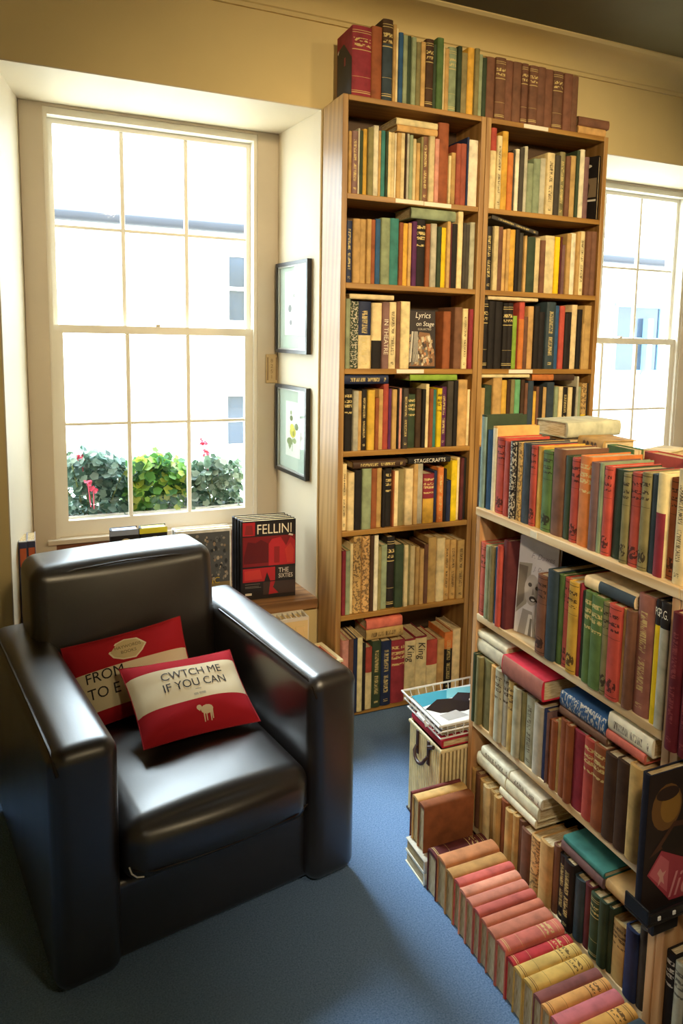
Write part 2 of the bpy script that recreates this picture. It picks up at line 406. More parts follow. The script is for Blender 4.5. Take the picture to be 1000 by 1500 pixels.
def window(idx, x0, x1):
    w = obj('window_%d' % idx, None, None, None, kind='structure')
    z0, z1, zm = .602, 2.185, 1.42
    fr = MB()
    fr.box(x0, YW - .005, .622, x0 + .014, YO, z1).box(x1 - .014, YW - .005, .622, x1, YO, z1)
    fr.box(x0 + .014, YW - .005, z1 - .025, x1 - .014, YO, z1)
    part('frame', fr, m_white, w)
    part('sill', MB().rbox(x0 - .03, YW - .03, .602, x1 + .03, YO, .622, .004), m_beige, w)
    xa, xb = x0 + .014, x1 - .014
    def sash(name, za, zb, y, top, bot, st):
        s = MB(); t = .028
        s.box(xa, y, za, xa + st, y + t, zb).box(xb - st, y, za, xb, y + t, zb)
        s.box(xa + st, y, za, xb - st, y + t, za + bot).box(xa + st, y, zb - top, xb - st, y + t, zb)
        so = part(name, s, m_white, w)
        wi = (xb - xa - 2 * st) / 3; gx = [xa + st + wi * i for i in range(4)]; zz = [za + bot, (za + bot + zb - top) / 2, zb - top]
        if name == 'lower_sash': zz[1] = 1.052
        for i in (1, 2): part('muntin', MB().rbox(gx[i] - .008, y + .003, zz[0], gx[i] + .008, y + t - .003, zz[2], .004, n=2, m=1), m_white, so)
        part('muntin', MB().rbox(gx[0], y + .005, zz[1] - .006, gx[3], y + t - .005, zz[1] + .006, .003, n=2, m=1), m_white, so)
        for i in range(3):
            for j in range(2):
                part('pane', MB().box(gx[i], y + .012, zz[j], gx[i + 1], y + .015, zz[j + 1]), m_glass, so)
        return so
    ls = sash('lower_sash', .622, zm + .004, YW + .012, .03, .06, .032)
    sash('upper_sash', zm - .026, z1 - .025, YW + .046, .018, .03, .018)
    part('sash_lock', MB().rbox((x0 + x1) / 2 - .008, YW + .01, zm + .004, (x0 + x1) / 2 + .008, YW + .03, zm + .014, .003, n=2, m=1), m_beige, w)
window(1, -.9, -.125)
window(2, 1.42, 2.2)

# ------------------------------------------------------------------ outside
m_render = plain('white_rendered_facade', S('f4f2ee'), .9, .03, 2)
m_slate = plain('slate_roof', S('b9bcc6'), .8, .12, 3)
m_gut = plain('grey_gutter', S('1f2129'), .6, .1, 4)
m_pav = plain('pale_paving', S('cfcac0'), .9, .1, 2)
m_blue = plain('blue_shopfront_paint', S('6f93ad'), .5, .08)
m_dkglass = plain('dim_glazing', S('28323f'), .15, .2, 3)
struct('ground_outside', MB().box(-14, YO, -.45, 22, 7, -.35), m_pav)
h = thing('house', 'white rendered house with grey gutter across the street outside the windows', 'house', Matrix.Translation((2, 6, 0)))
part('wall', MB().box(-9, 0, -.36, 12, .5, 2.62), m_render, h)
part('gutter', MB().rbox(-9, -.16, 2.50, 12, 0, 2.60, .04, n=3, m=1), m_gut, h, True)
rf = MB().add([(-9, -.1, 2.62), (12, -.1, 2.62), (12, 3, 3.3), (-9, 3, 3.3), (-9, -.1, 2.58), (12, -.1, 2.58), (12, 3, 3.26), (-9, 3, 3.26)], [(0, 1, 2, 3), (7, 6, 5, 4), (0, 4, 5, 1)])
part('roof', rf, m_slate, h)
def far_window(x0, x1, z0, z1, mat=None):
    f = MB(); t = .05
    f.box(x0, -.03, z0, x0 + t, .01, z1).box(x1 - t, -.03, z0, x1, .01, z1).box(x0 + t, -.03, z0, x1 - t, .01, z0 + t).box(x0 + t, -.03, z1 - t, x1 - t, .01, z1)
    f.box(x0 + t, -.03, (z0 + z1) / 2 - .02, x1 - t, .01, (z0 + z1) / 2 + .02)
    fo = part('window', f, mat or m_white, h)
    part('pane', MB().box(x0 + t, -.005, z0 + t, x1 - t, .005, z1 - t), m_dkglass, fo)
far_window(-1.0, -.72, 1.5, 2.3); far_window(-1.02, -.70, .1, .75)
far_window(4.6, 5.5, .95, 1.95, m_blue)
for x in (4.35, 5.15, 6.0, 6.5): part('shopfront_post', MB().rbox(x, -.12, -.35, x + .1, 0, 1.75, .01, n=2, m=1), m_blue, h)
part('shop_fascia', MB().rbox(4.1, -.15, 1.95, 7.4, 0, 2.15, .02, n=2, m=1), plain('lilac_fascia_paint', S('a9abc8'), .6, .1), h)

# window box and its three plants
YB0, YB1 = .75, .90
struct('trim_10', MB().box(-.95, YO, .52, -.08, .93, .575), m_pav)
t = thing('window_box', 'pale grey plastic trough on the outside sill of the near window', 'planter', Matrix.Translation((-.5, .82, .575)))
tr = MB(); a, b_ = .395, .36
for (x0, y0, x1, y1) in ((-a, -.065, a, -.058), (-a, .058, a, .065), (-a, -.058, -a + .007, .058), (a - .007, -.058, a, .058)): tr.box(x0, y0, 0, x1, y1, .085)
tr.box(-a, -.065, 0, a, .065, .006)
m_trough = plain('pale_trough_plastic', S('c9c7c6'), .5, .08)
part('trough', tr, m_trough, t)
part('rim', MB().rbox(-a - .008, -.075, .078, a + .008, -.057, .092, .005, n=2, m=1).rbox(-a - .008, .057, .078, a + .008, .075, .092, .005, n=2, m=1), m_trough, t)
so = part('soil', MB().box(-a + .007, -.058, .006, a - .007, .058, .07), plain('potting_soil', S('3a2a1e'), 1, .4, 60), t)

def leafmat():
    m, nt, b = M_('plant_leaf'); at = N(nt, 'ShaderNodeAttribute', attribute_name='tint')
    b.inputs['Roughness'].default_value = .5; nt.links.new(at.outputs['Color'], b.inputs['Base Color'])
    tl = N(nt, 'ShaderNodeBsdfTranslucent'); nt.links.new(at.outputs['Color'], tl.inputs[0])
    mx = N(nt, 'ShaderNodeMixShader'); mx.inputs[0].default_value = .45
    nt.links.new(b.outputs[0], mx.inputs[1]); nt.links.new(tl.outputs[0], mx.inputs[2]); nt.links.new(mx.outputs[0], nt.nodes['Material Output'].inputs[0])
    return m
m_leaf = leafmat(); m_stem = plain('plant_stem', S('5f6b3a'), .7); m_petal = plain('pink_petal', S('d8516f'), .6, .15, 40)
def leaf(mb, p, r, nrm, col, lobes=5):
    nrm = Vector(nrm).normalized(); x = nrm.orthogonal().normalized(); y = nrm.cross(x); an = random.random() * 6
    vs = [Vector(p) - nrm * r * .15]
    k = lobes * 2
    for i in range(k):
        q = an + i * 2 * math.pi / k; rr = r * (1 if i % 2 == 0 else .8)
        vs.append(Vector(p) + (x * math.cos(q) + y * math.sin(q)) * rr + nrm * r * random.uniform(-.05, .12))
    mb.add(vs, [(0, i + 1, (i + 1) % k + 1) for i in range(k)], col=col)
def plant(name, label, x, w, hgt, cols, n, rl, flowers=(), lean=0):
    p = thing(name, label, 'plant', Matrix.Translation((x, .82, .645)))
    st = MB()
    for i in range(9):
        q = (random.uniform(-w * .35, w * .35), random.uniform(-.03, .03)); e = (q[0] * 1.9 + random.uniform(-.03, .03), q[1] * 2.2, hgt * random.uniform(.5, .9))
        st.tube([(q[0], q[1], 0), ((q[0] + e[0]) / 2, (q[1] + e[1]) / 2 - .01, e[2] * .55), e], .003, 5)
    part('stem', st, m_stem, p)
    lf = MB()
    for i in range(n):
        a_, rr = random.uniform(-1, 1), random.random() ** .6
        zz = random.random() ** .75; wid = w * (1 - .25 * max(0, zz - .6))
        x_ = a_ * wid + lean * zz; y_ = random.uniform(-1, 1) * .085 * (1 - .4 * zz)
        z_ = zz * hgt * (1 - .16 * a_ * a_) * random.uniform(.85, 1.05) + random.uniform(-.01, .02)
        nrm = (a_ * .6 + random.uniform(-.6, .6), -.5 + random.uniform(-.7, .7), .5 + random.uniform(-.4, .7))
        c = random.choice(cols); k = random.uniform(.75, 1.25); c = tuple(min(1, q * k * .66) for q in S(c))
        leaf(lf, (x_, y_, max(-.03, z_)), rl * random.uniform(.6, 1.25), nrm, c)
    me = lf.mesh('foliage', m_leaf, 'all', tint=True); obj('foliage', me, p, kind='stuff')
    for fx, fy, fz in flowers:
        f = MB(); f.tube([(fx * .6, fy, fz * .4), (fx, fy, fz)], .0022, 5)
        for i in range(9):
            leaf(f, (fx + random.uniform(-.012, .012), fy + random.uniform(-.012, .012), fz + random.uniform(-.012, .014)), .009, (random.uniform(-1, 1), -1, random.uniform(-1, 1)), (1, 1, 1), 3)
        part('flower', f, m_petal, p)
plant('geranium_plant', 'grey green pink flowered plant behind the leftmost pane of near window', -.755, .135, .27, ['8aa79a', '6f9084', 'a8bfb2', '4f7564', '3f6152', '93aea0'], 800, .017, ((-.02, -.09, .15), (.0, -.085, .125), (-.04, -.02, .25)))
plant('nasturtium_plant', 'bright green round leaved plant behind the middle panes of near window', -.50, .135, .24, ['5f9a3a', '79b548', '4a8238', '9cc850', '3f7440', 'c9d455'], 640, .020)
plant('geranium_plant', 'grey green plant with a tall pink bloom behind the rightmost pane', -.255, .13, .215, ['8fa38a', '6d8a70', 'a9b8a2', '4f7058', '466650'], 620, .016, ((-.045, .0, .29), (-.03, .01, .24), (.02, 0, .2)))

# ------------------------------------------------------------------ tall bookcase
Z1 = (1.8832, 1.5862, 1.2916, 1.0006, .7118, .3985, .0271); BW = 1.1229; BM = .5592; BD = .185; T = .02
bc = thing('bookcase', 'tall pine bookcase of two bays between the two windows', 'bookcase')
part('side_panel', MB().rbox(0, 0, 0, T, BD, 2.2, .002, n=1, m=1), m_pine, bc)
part('side_panel', MB().rbox(BW - T, 0, 0, BW, BD, 2.2, .002, n=1, m=1), m_pine, bc)
part('side_panel', MB().rbox(BM - T - .001, 0, 0, BM - .001, BD, 2.2, .002, n=1, m=1), m_pine, bc)
part('side_panel', MB().rbox(BM + .001, 0, 0, BM + T + .001, BD, 2.2, .002, n=1, m=1), m_pine, bc)
for x0, x1 in ((T, BM - T - .001), (BM + T + .001, BW - T)):
    part('top_board', MB().rbox(x0, 0, 2.2 - .018, x1, BD, 2.2, .002, n=1, m=1), m_pineh, bc)
    part('back_panel', MB().box(x0, BD - .006, .03, x1, BD, 2.18), m_back, bc)
    for i, z in enumerate(Z1):
        part('shelf', MB().rbox(x0, .001, z - .019, x1, BD - .006, z, .002, n=1, m=1), m_pineh, bc)
m_label = ink('ece3c8')
for x, z in ((.20, Z1[0] - .009), (.312, Z1[0] - .0095), (.22, Z1[2] - .0085), (.72, 2.2 - .009), (.70, Z1[2] - .009)):
    part('shelf_label', MB().box(x, -.0015, z - .007, x + .11, .001, z + .007), m_label, bc)

# ------------------------------------------------------------------ low island bookcases
LX = .0943; LD = .2; LY = (-.7573, -1.4497, -2.142); LZ = (.9639, .6788, .3791, .0864)
def low_case(label, x0, x1, ya, yb, front):
    b = thing('low_bookcase', label, 'bookcase', None, 'low island bookcases')
    for y in (ya - .02, yb + .001): part('side_panel', MB().rbox(x0, y, 0, x1, y + .019, LZ[0] - .021, .002, n=1, m=1), m_pale, b)
    xb = x1 - .008 if front else x0
    part('back_panel', MB().box(xb, yb + .02, .05, xb + .008, ya - .02, LZ[0] - .021), m_back, b)
    part('top_board', MB().rbox(x0 - (.003 if front else 0), yb + .001, LZ[0] - .021, x1, ya, LZ[0], .002, n=1, m=1), m_paleh, b)
    for z in LZ[1:]: part('shelf', MB().rbox(x0 + (0 if front else .008), yb + .02, z - .02, x1 - (.008 if front else 0), ya - .02, z, .002, n=1, m=1), m_paleh, b)
    return b
lc = low_case('low pine bookcase facing the armchair, full of old hardbacks', LX, LX + LD, LY[0], LY[1], True)
part('shelf_label', MB().box(LX - .0045, -1.025, LZ[0] - .018, LX - .003, -1.0, LZ[0] - .003), m_label, lc)
low_case('low pine bookcase nearest the camera, cut by the frame edge', LX, LX + LD, LY[1], LY[2], True)
low_case('low pine bookcase standing back to back behind the far unit', LX + LD + .003, LX + 2 * LD, LY[0], LY[1], False)
low_case('low pine bookcase standing back to back behind the near unit', LX + LD + .003, LX + 2 * LD, LY[1], LY[2], False)
# ------------------------------------------------------------------ books
PAL = dict(crm=('8f2f38', 'crimson'), rst=('94532f', 'rust brown'), dbr=('46301f', 'dark brown'), sla=('37434a', 'slate grey'), tan=('c79f60', 'tan'), cre=('e3cd97', 'cream'),
  aqg=('8aa39a', 'grey green'), blu=('2f5478', 'blue'), sag=('929c78', 'sage green'), dgn=('38452f', 'dark green'), oli=('8a8052', 'olive'), grn=('5a7440', 'green'), mus=('d6a640', 'mustard'), brn=('77503a', 'brown'),
  mau=('7f5e58', 'mauve'), lgr=('b9b399', 'pale grey'), ivo=('ebe0bf', 'ivory'), tea=('3d7a70', 'teal'), pnk=('d0917c', 'pink'), red=('b64c3d', 'red'), nav=('262f4d', 'navy'),
  org=('cd7838', 'orange'), cha=('443e34', 'charcoal'), pur=('5b2a55', 'purple'), blk=('231d1a', 'black'), ybr=('e6c21c', 'bright yellow'), mar=('5f2a2b', 'maroon'), lim=('8fae3e', 'lime green'),
  min=('6dae78', 'mint green'), crd=('c4283c', 'crimson'), bri=('a4523c', 'brick red'), sal=('d46d58', 'salmon'), ros=('ac6c5c', 'rose brown'))
DARK = set('crm rst dbr sla blu dgn grn brn mau tea red nav cha pur blk mar sal ros org'.split())
ORD = 'first second third fourth fifth sixth seventh eighth ninth tenth eleventh twelfth thirteenth fourteenth fifteenth sixteenth seventeenth eighteenth nineteenth twentieth'.split()
def ordinal(n):
    if n <= 20: return ORD[n - 1]
    return {2: 'twenty', 3: 'thirty', 4: 'forty'}[n // 10] + '-' + ORD[n % 10 - 1] if n % 10 else {3: 'thirtieth', 4: 'fortieth'}[n // 10]
def cover_geo(mb, w, h, d, M=None, col=None, uv=False, round_=.22):
    t = min(.0026, w * .13); bl = min(.006, w * round_)
    out = [(0, d), (0, bl)] + [(w / 2 - w / 2 * math.cos(a), bl - bl * math.sin(a)) for a in (.45, 1.0, 1.57, 2.14, 2.69)] + [(w, bl), (w, d)]
    inn = [(t, d), (t, bl + t), (w - t, bl + t), (w - t, d)]
    n, m = len(out), len(inn); k0 = len(mb.v)
    vs = [(x, y, z) for z in (0, h) for x, y in out] + [(x, y, z) for z in (0, h) for x, y in inn]
    if M is not None: vs = [M @ Vector(v) for v in vs]
    fs = []; us = []
    for i in range(n - 1):
        fs.append((i, i + 1, n + i + 1, n + i))
        if 1 <= i <= n - 3:
            a, c = (i - 1) / (n - 3), i / (n - 3); us += [(a, 0), (c, 0), (c, 1), (a, 1)]
        else: us += [(-1, 0)] * 4
    o = 2 * n
    for i in range(m - 1): fs.append((o + i + 1, o + i, o + m + i, o + m + i + 1)); us += [(-1, 0)] * 4
    # ends
    for z0, oo, flip in ((0, o, True), (n, o + m, False)):
        for q in ((z0, z0 + 1, oo + 1, oo), (z0 + n - 2, z0 + n - 1, oo + 3, oo + 2), tuple([z0 + i for i in range(1, n - 1)] + [oo + 2, oo + 1])):
            fs.append(tuple(reversed(q)) if flip else q); us += [(-1, 0)] * len(q)
    for q in ((0, n, o + m, o), (n - 1, o + 3, o + m + 3, 2 * n - 1)): fs.append(q); us += [(-1, 0)] * 4
    mb.add(vs, fs, col=col)
    if uv: mb.uv = (mb.uv or []) + us
def page_geo(mb, w, h, d, M=None):
    t = min(.0026, w * .13); bl = min(.006, w * .22)
    mb.box(t, bl + t, .003, w - t, d - .004, h - .003, M=M)
BOOK_CACHE = {}
NB = [0]
def book(label, group, w, h, d, M, code='tan', style='', kind='book', name='book', inkc=None, cat='book'):
    """one book: local x = thickness, y = depth from the spine, z = height"""
    NB[0] += 1
    r = thing(name, label, cat, M, group)
    cmb = MB(); cover_geo(cmb, w, h, d, uv=True)
    mat = CL[style if style in CL else '']
    c = obj('cover', cmb.mesh('cover', mat, 50), r)
    col, split, two = code, 0.0, None
    if '.' in code: col, split = code.split('.'); split = float('.' + split)
    if '/' in col: col, two = col.split('/')
    k = random.uniform(.86, 1.12)
    base = S(PAL[col][0]) if col in PAL else S(col)
    c['tint'] = [min(1, q * k * random.uniform(.96, 1.04)) for q in base]
    c['tint2'] = list(S(PAL[two][0])) if two else [0.0, 0.0, 0.0]; c['split'] = split
    lum = sum(base)
    c['ink'] = list(S(inkc)) if inkc else (list(S('d9c07a')) if lum < .9 else list(S('4a3420')))
    if style == 'e' and not inkc: c['ink'] = list(S('2a1a14'))
    if style == 'x' and not inkc: c['ink'] = list(S('d8cbb0')) if lum < .5 else list(S('4b382a'))
    pmb = MB(); page_geo(pmb, w, h, d)
    obj('page_block', pmb.mesh('page_block', m_pages), r)
    return r
def cname(code):
    q = code.split('.')[0].split('/')
    return PAL[q[0]][1] + (' and ' + PAL[q[1]][1] if len(q) > 1 else '')
def up_tall(x, z, y=0.0, lean=0.0): return Matrix.Translation((x, y, z)) @ Matrix.Rotation(lean, 4, 'Y')
def up_low(s, z, x=LX): return frame((x, -s, z), (0, -1, 0), (1, 0, 0), (0, 0, 1))
def flat_tall(x1, y, z, rot=0):      # lies flat, spine to the room, head to the left; x1 = right end
    return Matrix.Translation((x1, y, z)) @ Matrix.Rotation(rot, 4, 'Z') @ frame((0, 0, 0), (0, 0, 1), (0, 1, 0), (-1, 0, 0))
def flat_low(y, x, z, rot=0):        # lies flat on the island, spine towards the armchair; y = near end
    return Matrix.Translation((x, y, z)) @ Matrix.Rotation(rot, 4, 'Z') @ frame((0, 0, 0), (0, 0, 1), (1, 0, 0), (0, 1, 0))
ROWS = {
 'top': '''0.0348 0.1046 0.223 crm g
0.1046 0.1432 0.232 rst
0.1432 0.182 0.261 dbr/sla.7 g
0.182 0.1944 0.249 tan
0.1944 0.2051 0.241 cre
0.2051 0.2218 0.229 blu b
0.2218 0.2384 0.223 sag
0.2384 0.2555 0.226 dgn
0.2555 0.2726 0.223 sag
0.2726 0.2907 0.21 oli
0.2907 0.3087 0.214 tan
0.3087 0.3393 0.226 dbr g
0.3393 0.3524 0.214 dgn
0.3524 0.3788 0.238 grn
0.3788 0.3854 0.217 cre
0.3854 0.402 0.208 tan
0.402 0.4355 0.218 sag g
0.4355 0.4524 0.224 dgn g
0.4524 0.4796 0.207 oli
0.4796 0.5071 0.229 mus
0.5071 0.5255 0.229 oli
0.5255 0.5417 0.213 sag
0.5417 0.5603 0.205 dgn
0.5609 0.5979 0.213 brn
0.5979 0.6416 0.216 brn g
0.6416 0.6762 0.214 brn
0.6762 0.7145 0.215 brn
0.7145 0.7437 0.215 brn g
0.7437 0.7812 0.21 brn g
0.7812 0.8189 0.212 brn
0.8189 0.857 0.211 brn
0.857 0.9029 0.21 brn g
0.9029 0.944 0.208 brn
0.944 0.9762 0.207 brn''',
 'l1': '''0.027 0.0378 0.202 tan
0.0378 0.0617 0.204 mau v
0.0617 0.0689 0.216 lgr
0.0689 0.081 0.21 dgn
0.081 0.0967 0.217 mus
0.0967 0.1178 0.222 oli
0.1178 0.1371 0.232 ivo
0.1371 0.1466 0.217 tan
0.1466 0.1628 0.219 tea
0.1628 0.1726 0.218 dgn
0.1726 0.1877 0.218 cre
0.1877 0.2006 0.219 cre
0.2006 0.2067 0.218 ivo
0.2067 0.2237 0.219 tan v
0.2237 0.2407 0.222 cre
0.2407 0.2468 0.223 dbr
0.2468 0.2574 0.222 lgr
0.2574 0.2714 0.219 sag v
0.2714 0.2836 0.208 cre
0.2836 0.2983 0.195 tan
0.2983 0.3077 0.216 oli
0.3077 0.3322 0.221 brn v
0.3322 0.3551 0.224 cre
0.3551 0.3723 0.217 pnk
0.3723 0.4152 0.277 rst
0.4152 0.4253 0.168 cre
0.4253 0.4437 0.18 tan
0.4437 0.4643 0.213 bri r
0.4643 0.4893 0.216 bri r
0.4893 0.4976 0.241 nav
0.4976 0.5376 0.234 ivo''',
 'r1': '''0.5886 0.6143 0.287 red/cre.72
0.6143 0.636 0.261 cre v
0.636 0.663 0.28 mus
0.663 0.6869 0.207 org
0.6869 0.6986 0.221 cha
0.6986 0.7162 0.225 ivo
0.7162 0.7373 0.232 cha v
0.7373 0.7529 0.239 lgr
0.7529 0.7815 0.18 sag
0.7815 0.8142 0.2 sag
0.8142 0.8408 0.206 lgr v
0.8408 0.8776 0.228 cre v
0.8776 0.905 0.223 cha
0.905 0.9335 0.24 oli v
0.9335 0.9564 0.227 brn
0.9564 0.9834 0.232 tan
0.9834 0.9982 0.254 dgn
0.9982 1.0218 0.259 ivo
1.0218 1.051 0.235 mau''',
 'l2': '''0.0239 0.047 0.208 nav v
0.047 0.0753 0.215 tan p
0.0753 0.0995 0.217 tan p
0.0995 0.1167 0.218 tan
0.1167 0.1332 0.218 rst
0.1332 0.1528 0.222 blu
0.1528 0.1875 0.227 sag
0.1875 0.2239 0.229 tea
0.2239 0.2403 0.217 rst v
0.2403 0.2599 0.216 mus
0.2599 0.2733 0.218 tan
0.2733 0.293 0.224 pur v
0.293 0.3318 0.234 blk t
0.3318 0.3494 0.221 rst v
0.3494 0.3744 0.223 lgr
0.3744 0.3925 0.214 dgn v
0.3925 0.4141 0.213 ybr p
0.4141 0.4288 0.235 tan
0.4288 0.4373 0.231 mar
0.4373 0.4629 0.23 blk
0.4629 0.4854 0.276 cre
0.4854 0.4989 0.236 cha v
0.4989 0.5152 0.232 cha v
0.5152 0.5376 0.242 lgr''',
 'r2': '''0.5856 0.6144 0.233 blk v
0.6144 0.6355 0.235 cre
0.6355 0.6584 0.235 brn
0.6584 0.6747 0.227 tan
0.6747 0.6903 0.231 tan
0.6903 0.7182 0.23 mus
0.7182 0.7366 0.232 blk
0.7366 0.7549 0.221 cha v
0.7549 0.7676 0.211 tan
0.7676 0.808 0.208 dgn
0.808 0.8322 0.206 cre
0.8322 0.856 0.2 brn
0.856 0.9028 0.22 cre p
0.9028 0.9261 0.218 ybr
0.9261 0.9352 0.219 mar
0.9352 0.9523 0.19 mau
0.9523 0.974 0.234 tan
0.974 1.005 0.238 ivo b
1.005 1.023 0.245 tan
1.023 1.0489 0.249 cre v
1.0489 1.0756 0.249 brn
1.0756 1.1022 0.251 brn''',
 'l3': '''0.026 0.044 0.24 sag
0.044 0.0749 0.232 dgn x
0.0749 0.1253 0.233 nav/cre.50 v
0.1253 0.1646 0.23 cre/blk.43
0.1646 0.1927 0.234 mau w
0.1927 0.2215 0.235 cre v
0.2215 0.2372 0.238 brn x
0.2372 0.2742 0.239 cre
0.4153 0.4483 0.21 rst
0.4632 0.4967 0.227 brn
0.4967 0.5203 0.223 cre v
0.5203 0.5376 0.221 crm''',
 'r3': '''0.583 0.6098 0.259 blk g
0.6098 0.6392 0.255 blk
0.6392 0.6731 0.254 blk
0.6731 0.6971 0.25 blk g
0.6971 0.7214 0.251 blk g
0.7214 0.7421 0.203 lim
0.7421 0.7681 0.255 red/org.75
0.7681 0.7897 0.202 brn
0.7897 0.8179 0.242 tan
0.8179 0.844 0.243 blk
0.844 0.8733 0.222 blk w
0.8733 0.9194 0.261 sla v
0.9194 0.9382 0.249 blu
0.9382 0.9644 0.248 red
0.9644 0.9883 0.221 blk v
0.9883 1.0021 0.226 blk
1.0021 1.03 0.255 cre
1.03 1.053 0.238 blk t
1.053 1.0654 0.182 tan
1.0654 1.1022 0.255 tan''',
 'l4': '''0.0273 0.0579 0.22 blk t
0.0579 0.0787 0.213 lgr
0.0787 0.0933 0.212 tan
0.0933 0.1154 0.217 blk v
0.1154 0.1442 0.215 mus
0.1442 0.1586 0.187 rst/tan.65
0.1586 0.1765 0.217 tan x
0.1765 0.1988 0.236 red
0.1988 0.2112 0.219 pur
0.2112 0.2305 0.216 tan
0.2305 0.238 0.221 blk
0.238 0.248 0.221 pnk/blk.30
0.248 0.2536 0.218 blk
0.2536 0.2764 0.22 cha v
0.2764 0.3101 0.197 dgn t
0.3101 0.3327 0.217 dbr
0.3327 0.348 0.215 blk v
0.348 0.363 0.235 cre
0.363 0.3795 0.217 rst
0.3795 0.3945 0.214 tea t
0.3945 0.4159 0.219 ybr t
0.4159 0.4394 0.224 pur v
0.4394 0.4664 0.245 cha
0.4664 0.4849 0.247 blk w
0.4849 0.5255 0.25 tan
0.5255 0.5376 0.213 cre''',
 'r4': '''0.5844 0.6034 0.218 tan
0.6034 0.6383 0.228 dgn
0.6383 0.68 0.257 tan
0.68 0.7061 0.247 mus
0.7061 0.7232 0.247 dbr v
0.7232 0.7418 0.25 oli
0.7418 0.7679 0.249 min
0.7679 0.7852 0.249 dbr
0.7852 0.7996 0.236 brn
0.7996 0.8279 0.244 sla
0.8279 0.8426 0.203 mus
0.8426 0.8562 0.221 brn
0.8562 0.8801 0.223 blk v
0.8801 0.8973 0.218 tan
0.8973 0.9342 0.238 sla
0.9342 0.9537 0.22 sag/min.5
0.9537 0.9743 0.22 cre
0.9743 1.0029 0.217 blk v
1.0029 1.0259 0.217 cre
1.0259 1.0371 0.219 blk
1.0371 1.0476 0.261 lgr
1.0476 1.0654 0.219 sag
1.0654 1.0924 0.234 tan/ybr.45 x
1.0924 1.1022 0.234 blk''',
 'l5': '''0.0239 0.0427 0.242 cre v
0.0427 0.0693 0.21 cre
0.0693 0.0984 0.218 blk
0.0984 0.1355 0.222 sag
0.1355 0.1595 0.22 rst
0.1595 0.1805 0.22 tan
0.1805 0.1929 0.212 blk x
0.1929 0.2192 0.217 blk t
0.2192 0.2266 0.208 rst
0.2266 0.2449 0.207 cre
0.2449 0.2728 0.211 oli
0.2728 0.3062 0.212 cre
0.3062 0.3239 0.229 tan
0.3239 0.3488 0.228 lgr
0.3488 0.3956 0.188 crm/mus.5 t
0.3956 0.4089 0.197 nav v
0.4089 0.4349 0.21 org v
0.4349 0.4472 0.203 blk
0.4472 0.4668 0.158 nav x
0.4668 0.4937 0.234 ybr
0.4937 0.5074 0.242 cre
0.5074 0.5217 0.241 mar
0.5217 0.5376 0.24 blk v''',
 'l6': '''0.0256 0.0405 0.24 crm
0.0405 0.059 0.238 sag
0.059 0.0709 0.263 cre
0.0709 0.1043 0.289 tan x
0.1043 0.1369 0.286 tan x
0.1369 0.1518 0.286 dbr x
0.1518 0.1693 0.285 ivo
0.1693 0.1834 0.241 oli
0.1834 0.2087 0.244 sag
0.2087 0.2397 0.271 blk g
0.2397 0.2748 0.241 dgn
0.2748 0.2918 0.238 cre
0.2918 0.3035 0.234 oli
0.3035 0.3238 0.229 cre
0.3238 0.34 0.225 tan
0.34 0.3593 0.215 tan
0.3593 0.3779 0.232 brn x
0.3779 0.4139 0.255 tan
0.4139 0.4505 0.249 cre
0.4505 0.4768 0.239 tan v
0.4768 0.5051 0.236 tan v
0.5051 0.5376 0.233 tan v''',
 'l7': '''0.0208 0.0473 0.285 pnk
0.0473 0.0662 0.285 brn
0.0662 0.0829 0.285 nav v
0.0829 0.1049 0.285 cre
0.1049 0.1177 0.262 blk/red.5 v
0.1177 0.1453 0.239 red/cre.6
0.1453 0.1831 0.258 dgn v
0.1831 0.2263 0.251 nav v
0.2263 0.2842 0.246 crm t
0.2842 0.3312 0.241 crm/cre.98 k
0.3312 0.3808 0.244 crm/cre.98 k
0.3808 0.4287 0.222 red/cre.55
0.4287 0.4612 0.216 tan
0.4612 0.4991 0.239 org/blk.72 v
0.4991 0.536 0.247 cre''',
 'A': '''0.7372 0.7554 0.157 blk
0.7554 0.778 0.245 dgn/aqg.98
0.778 0.8021 0.208 blu
0.8021 0.8209 0.22 tan/ivo.98
0.8209 0.8563 0.195 red e
0.8563 0.8861 0.19 red
0.8861 0.911 0.193 blk x
0.911 0.9314 0.193 tan x
0.9314 0.9638 0.195 sla
0.9638 0.9845 0.193 red e
0.9845 1.0103 0.194 mus
1.0103 1.0466 0.189 grn e
1.0466 1.0894 0.199 brn
1.0894 1.113 0.188 dgn
1.113 1.1413 0.187 red e
1.1415 1.1812 0.197 org t
1.1812 1.2066 0.189 mau
1.2066 1.2197 0.191 sag
1.2197 1.243 0.187 red e
1.243 1.2796 0.185 dgn
1.2796 1.2989 0.183 oli e
1.2989 1.3284 0.188 red e
1.3284 1.3507 0.193 oli e
1.3507 1.3687 0.193 sla
1.3687 1.3916 0.199 cre/crm.62 m
1.3916 1.4167 0.193 rst e
1.4167 1.4428 0.214 cre v
1.4428 1.4675 0.216 cre
1.4675 1.4902 0.22 red''',
 'B': '''0.7785 0.8072 0.197 sal g
0.8072 0.8292 0.195 sag
0.8292 0.8493 0.199 oli
0.8493 0.8669 0.2 blu
0.8669 0.8832 0.211 red
0.8832 0.9054 0.228 mar
1.0368 1.0714 0.189 brn e
1.0714 1.1037 0.21 sla
1.1037 1.1211 0.207 grn
1.1211 1.1458 0.205 red e
1.1458 1.1753 0.206 mus e
1.1753 1.1845 0.208 crm
1.1845 1.1976 0.195 dgn
1.1976 1.222 0.201 grn t
1.222 1.2563 0.2 grn t
1.2563 1.2745 0.196 oli e
1.2745 1.3077 0.199 red e
1.3077 1.3222 0.198 tan
1.3222 1.3434 0.202 brn
1.3434 1.3846 0.243 ros v
1.3915 1.4053 0.246 blk/ybr.80 P
1.4053 1.4285 0.246 blk/lgr.80 P''',
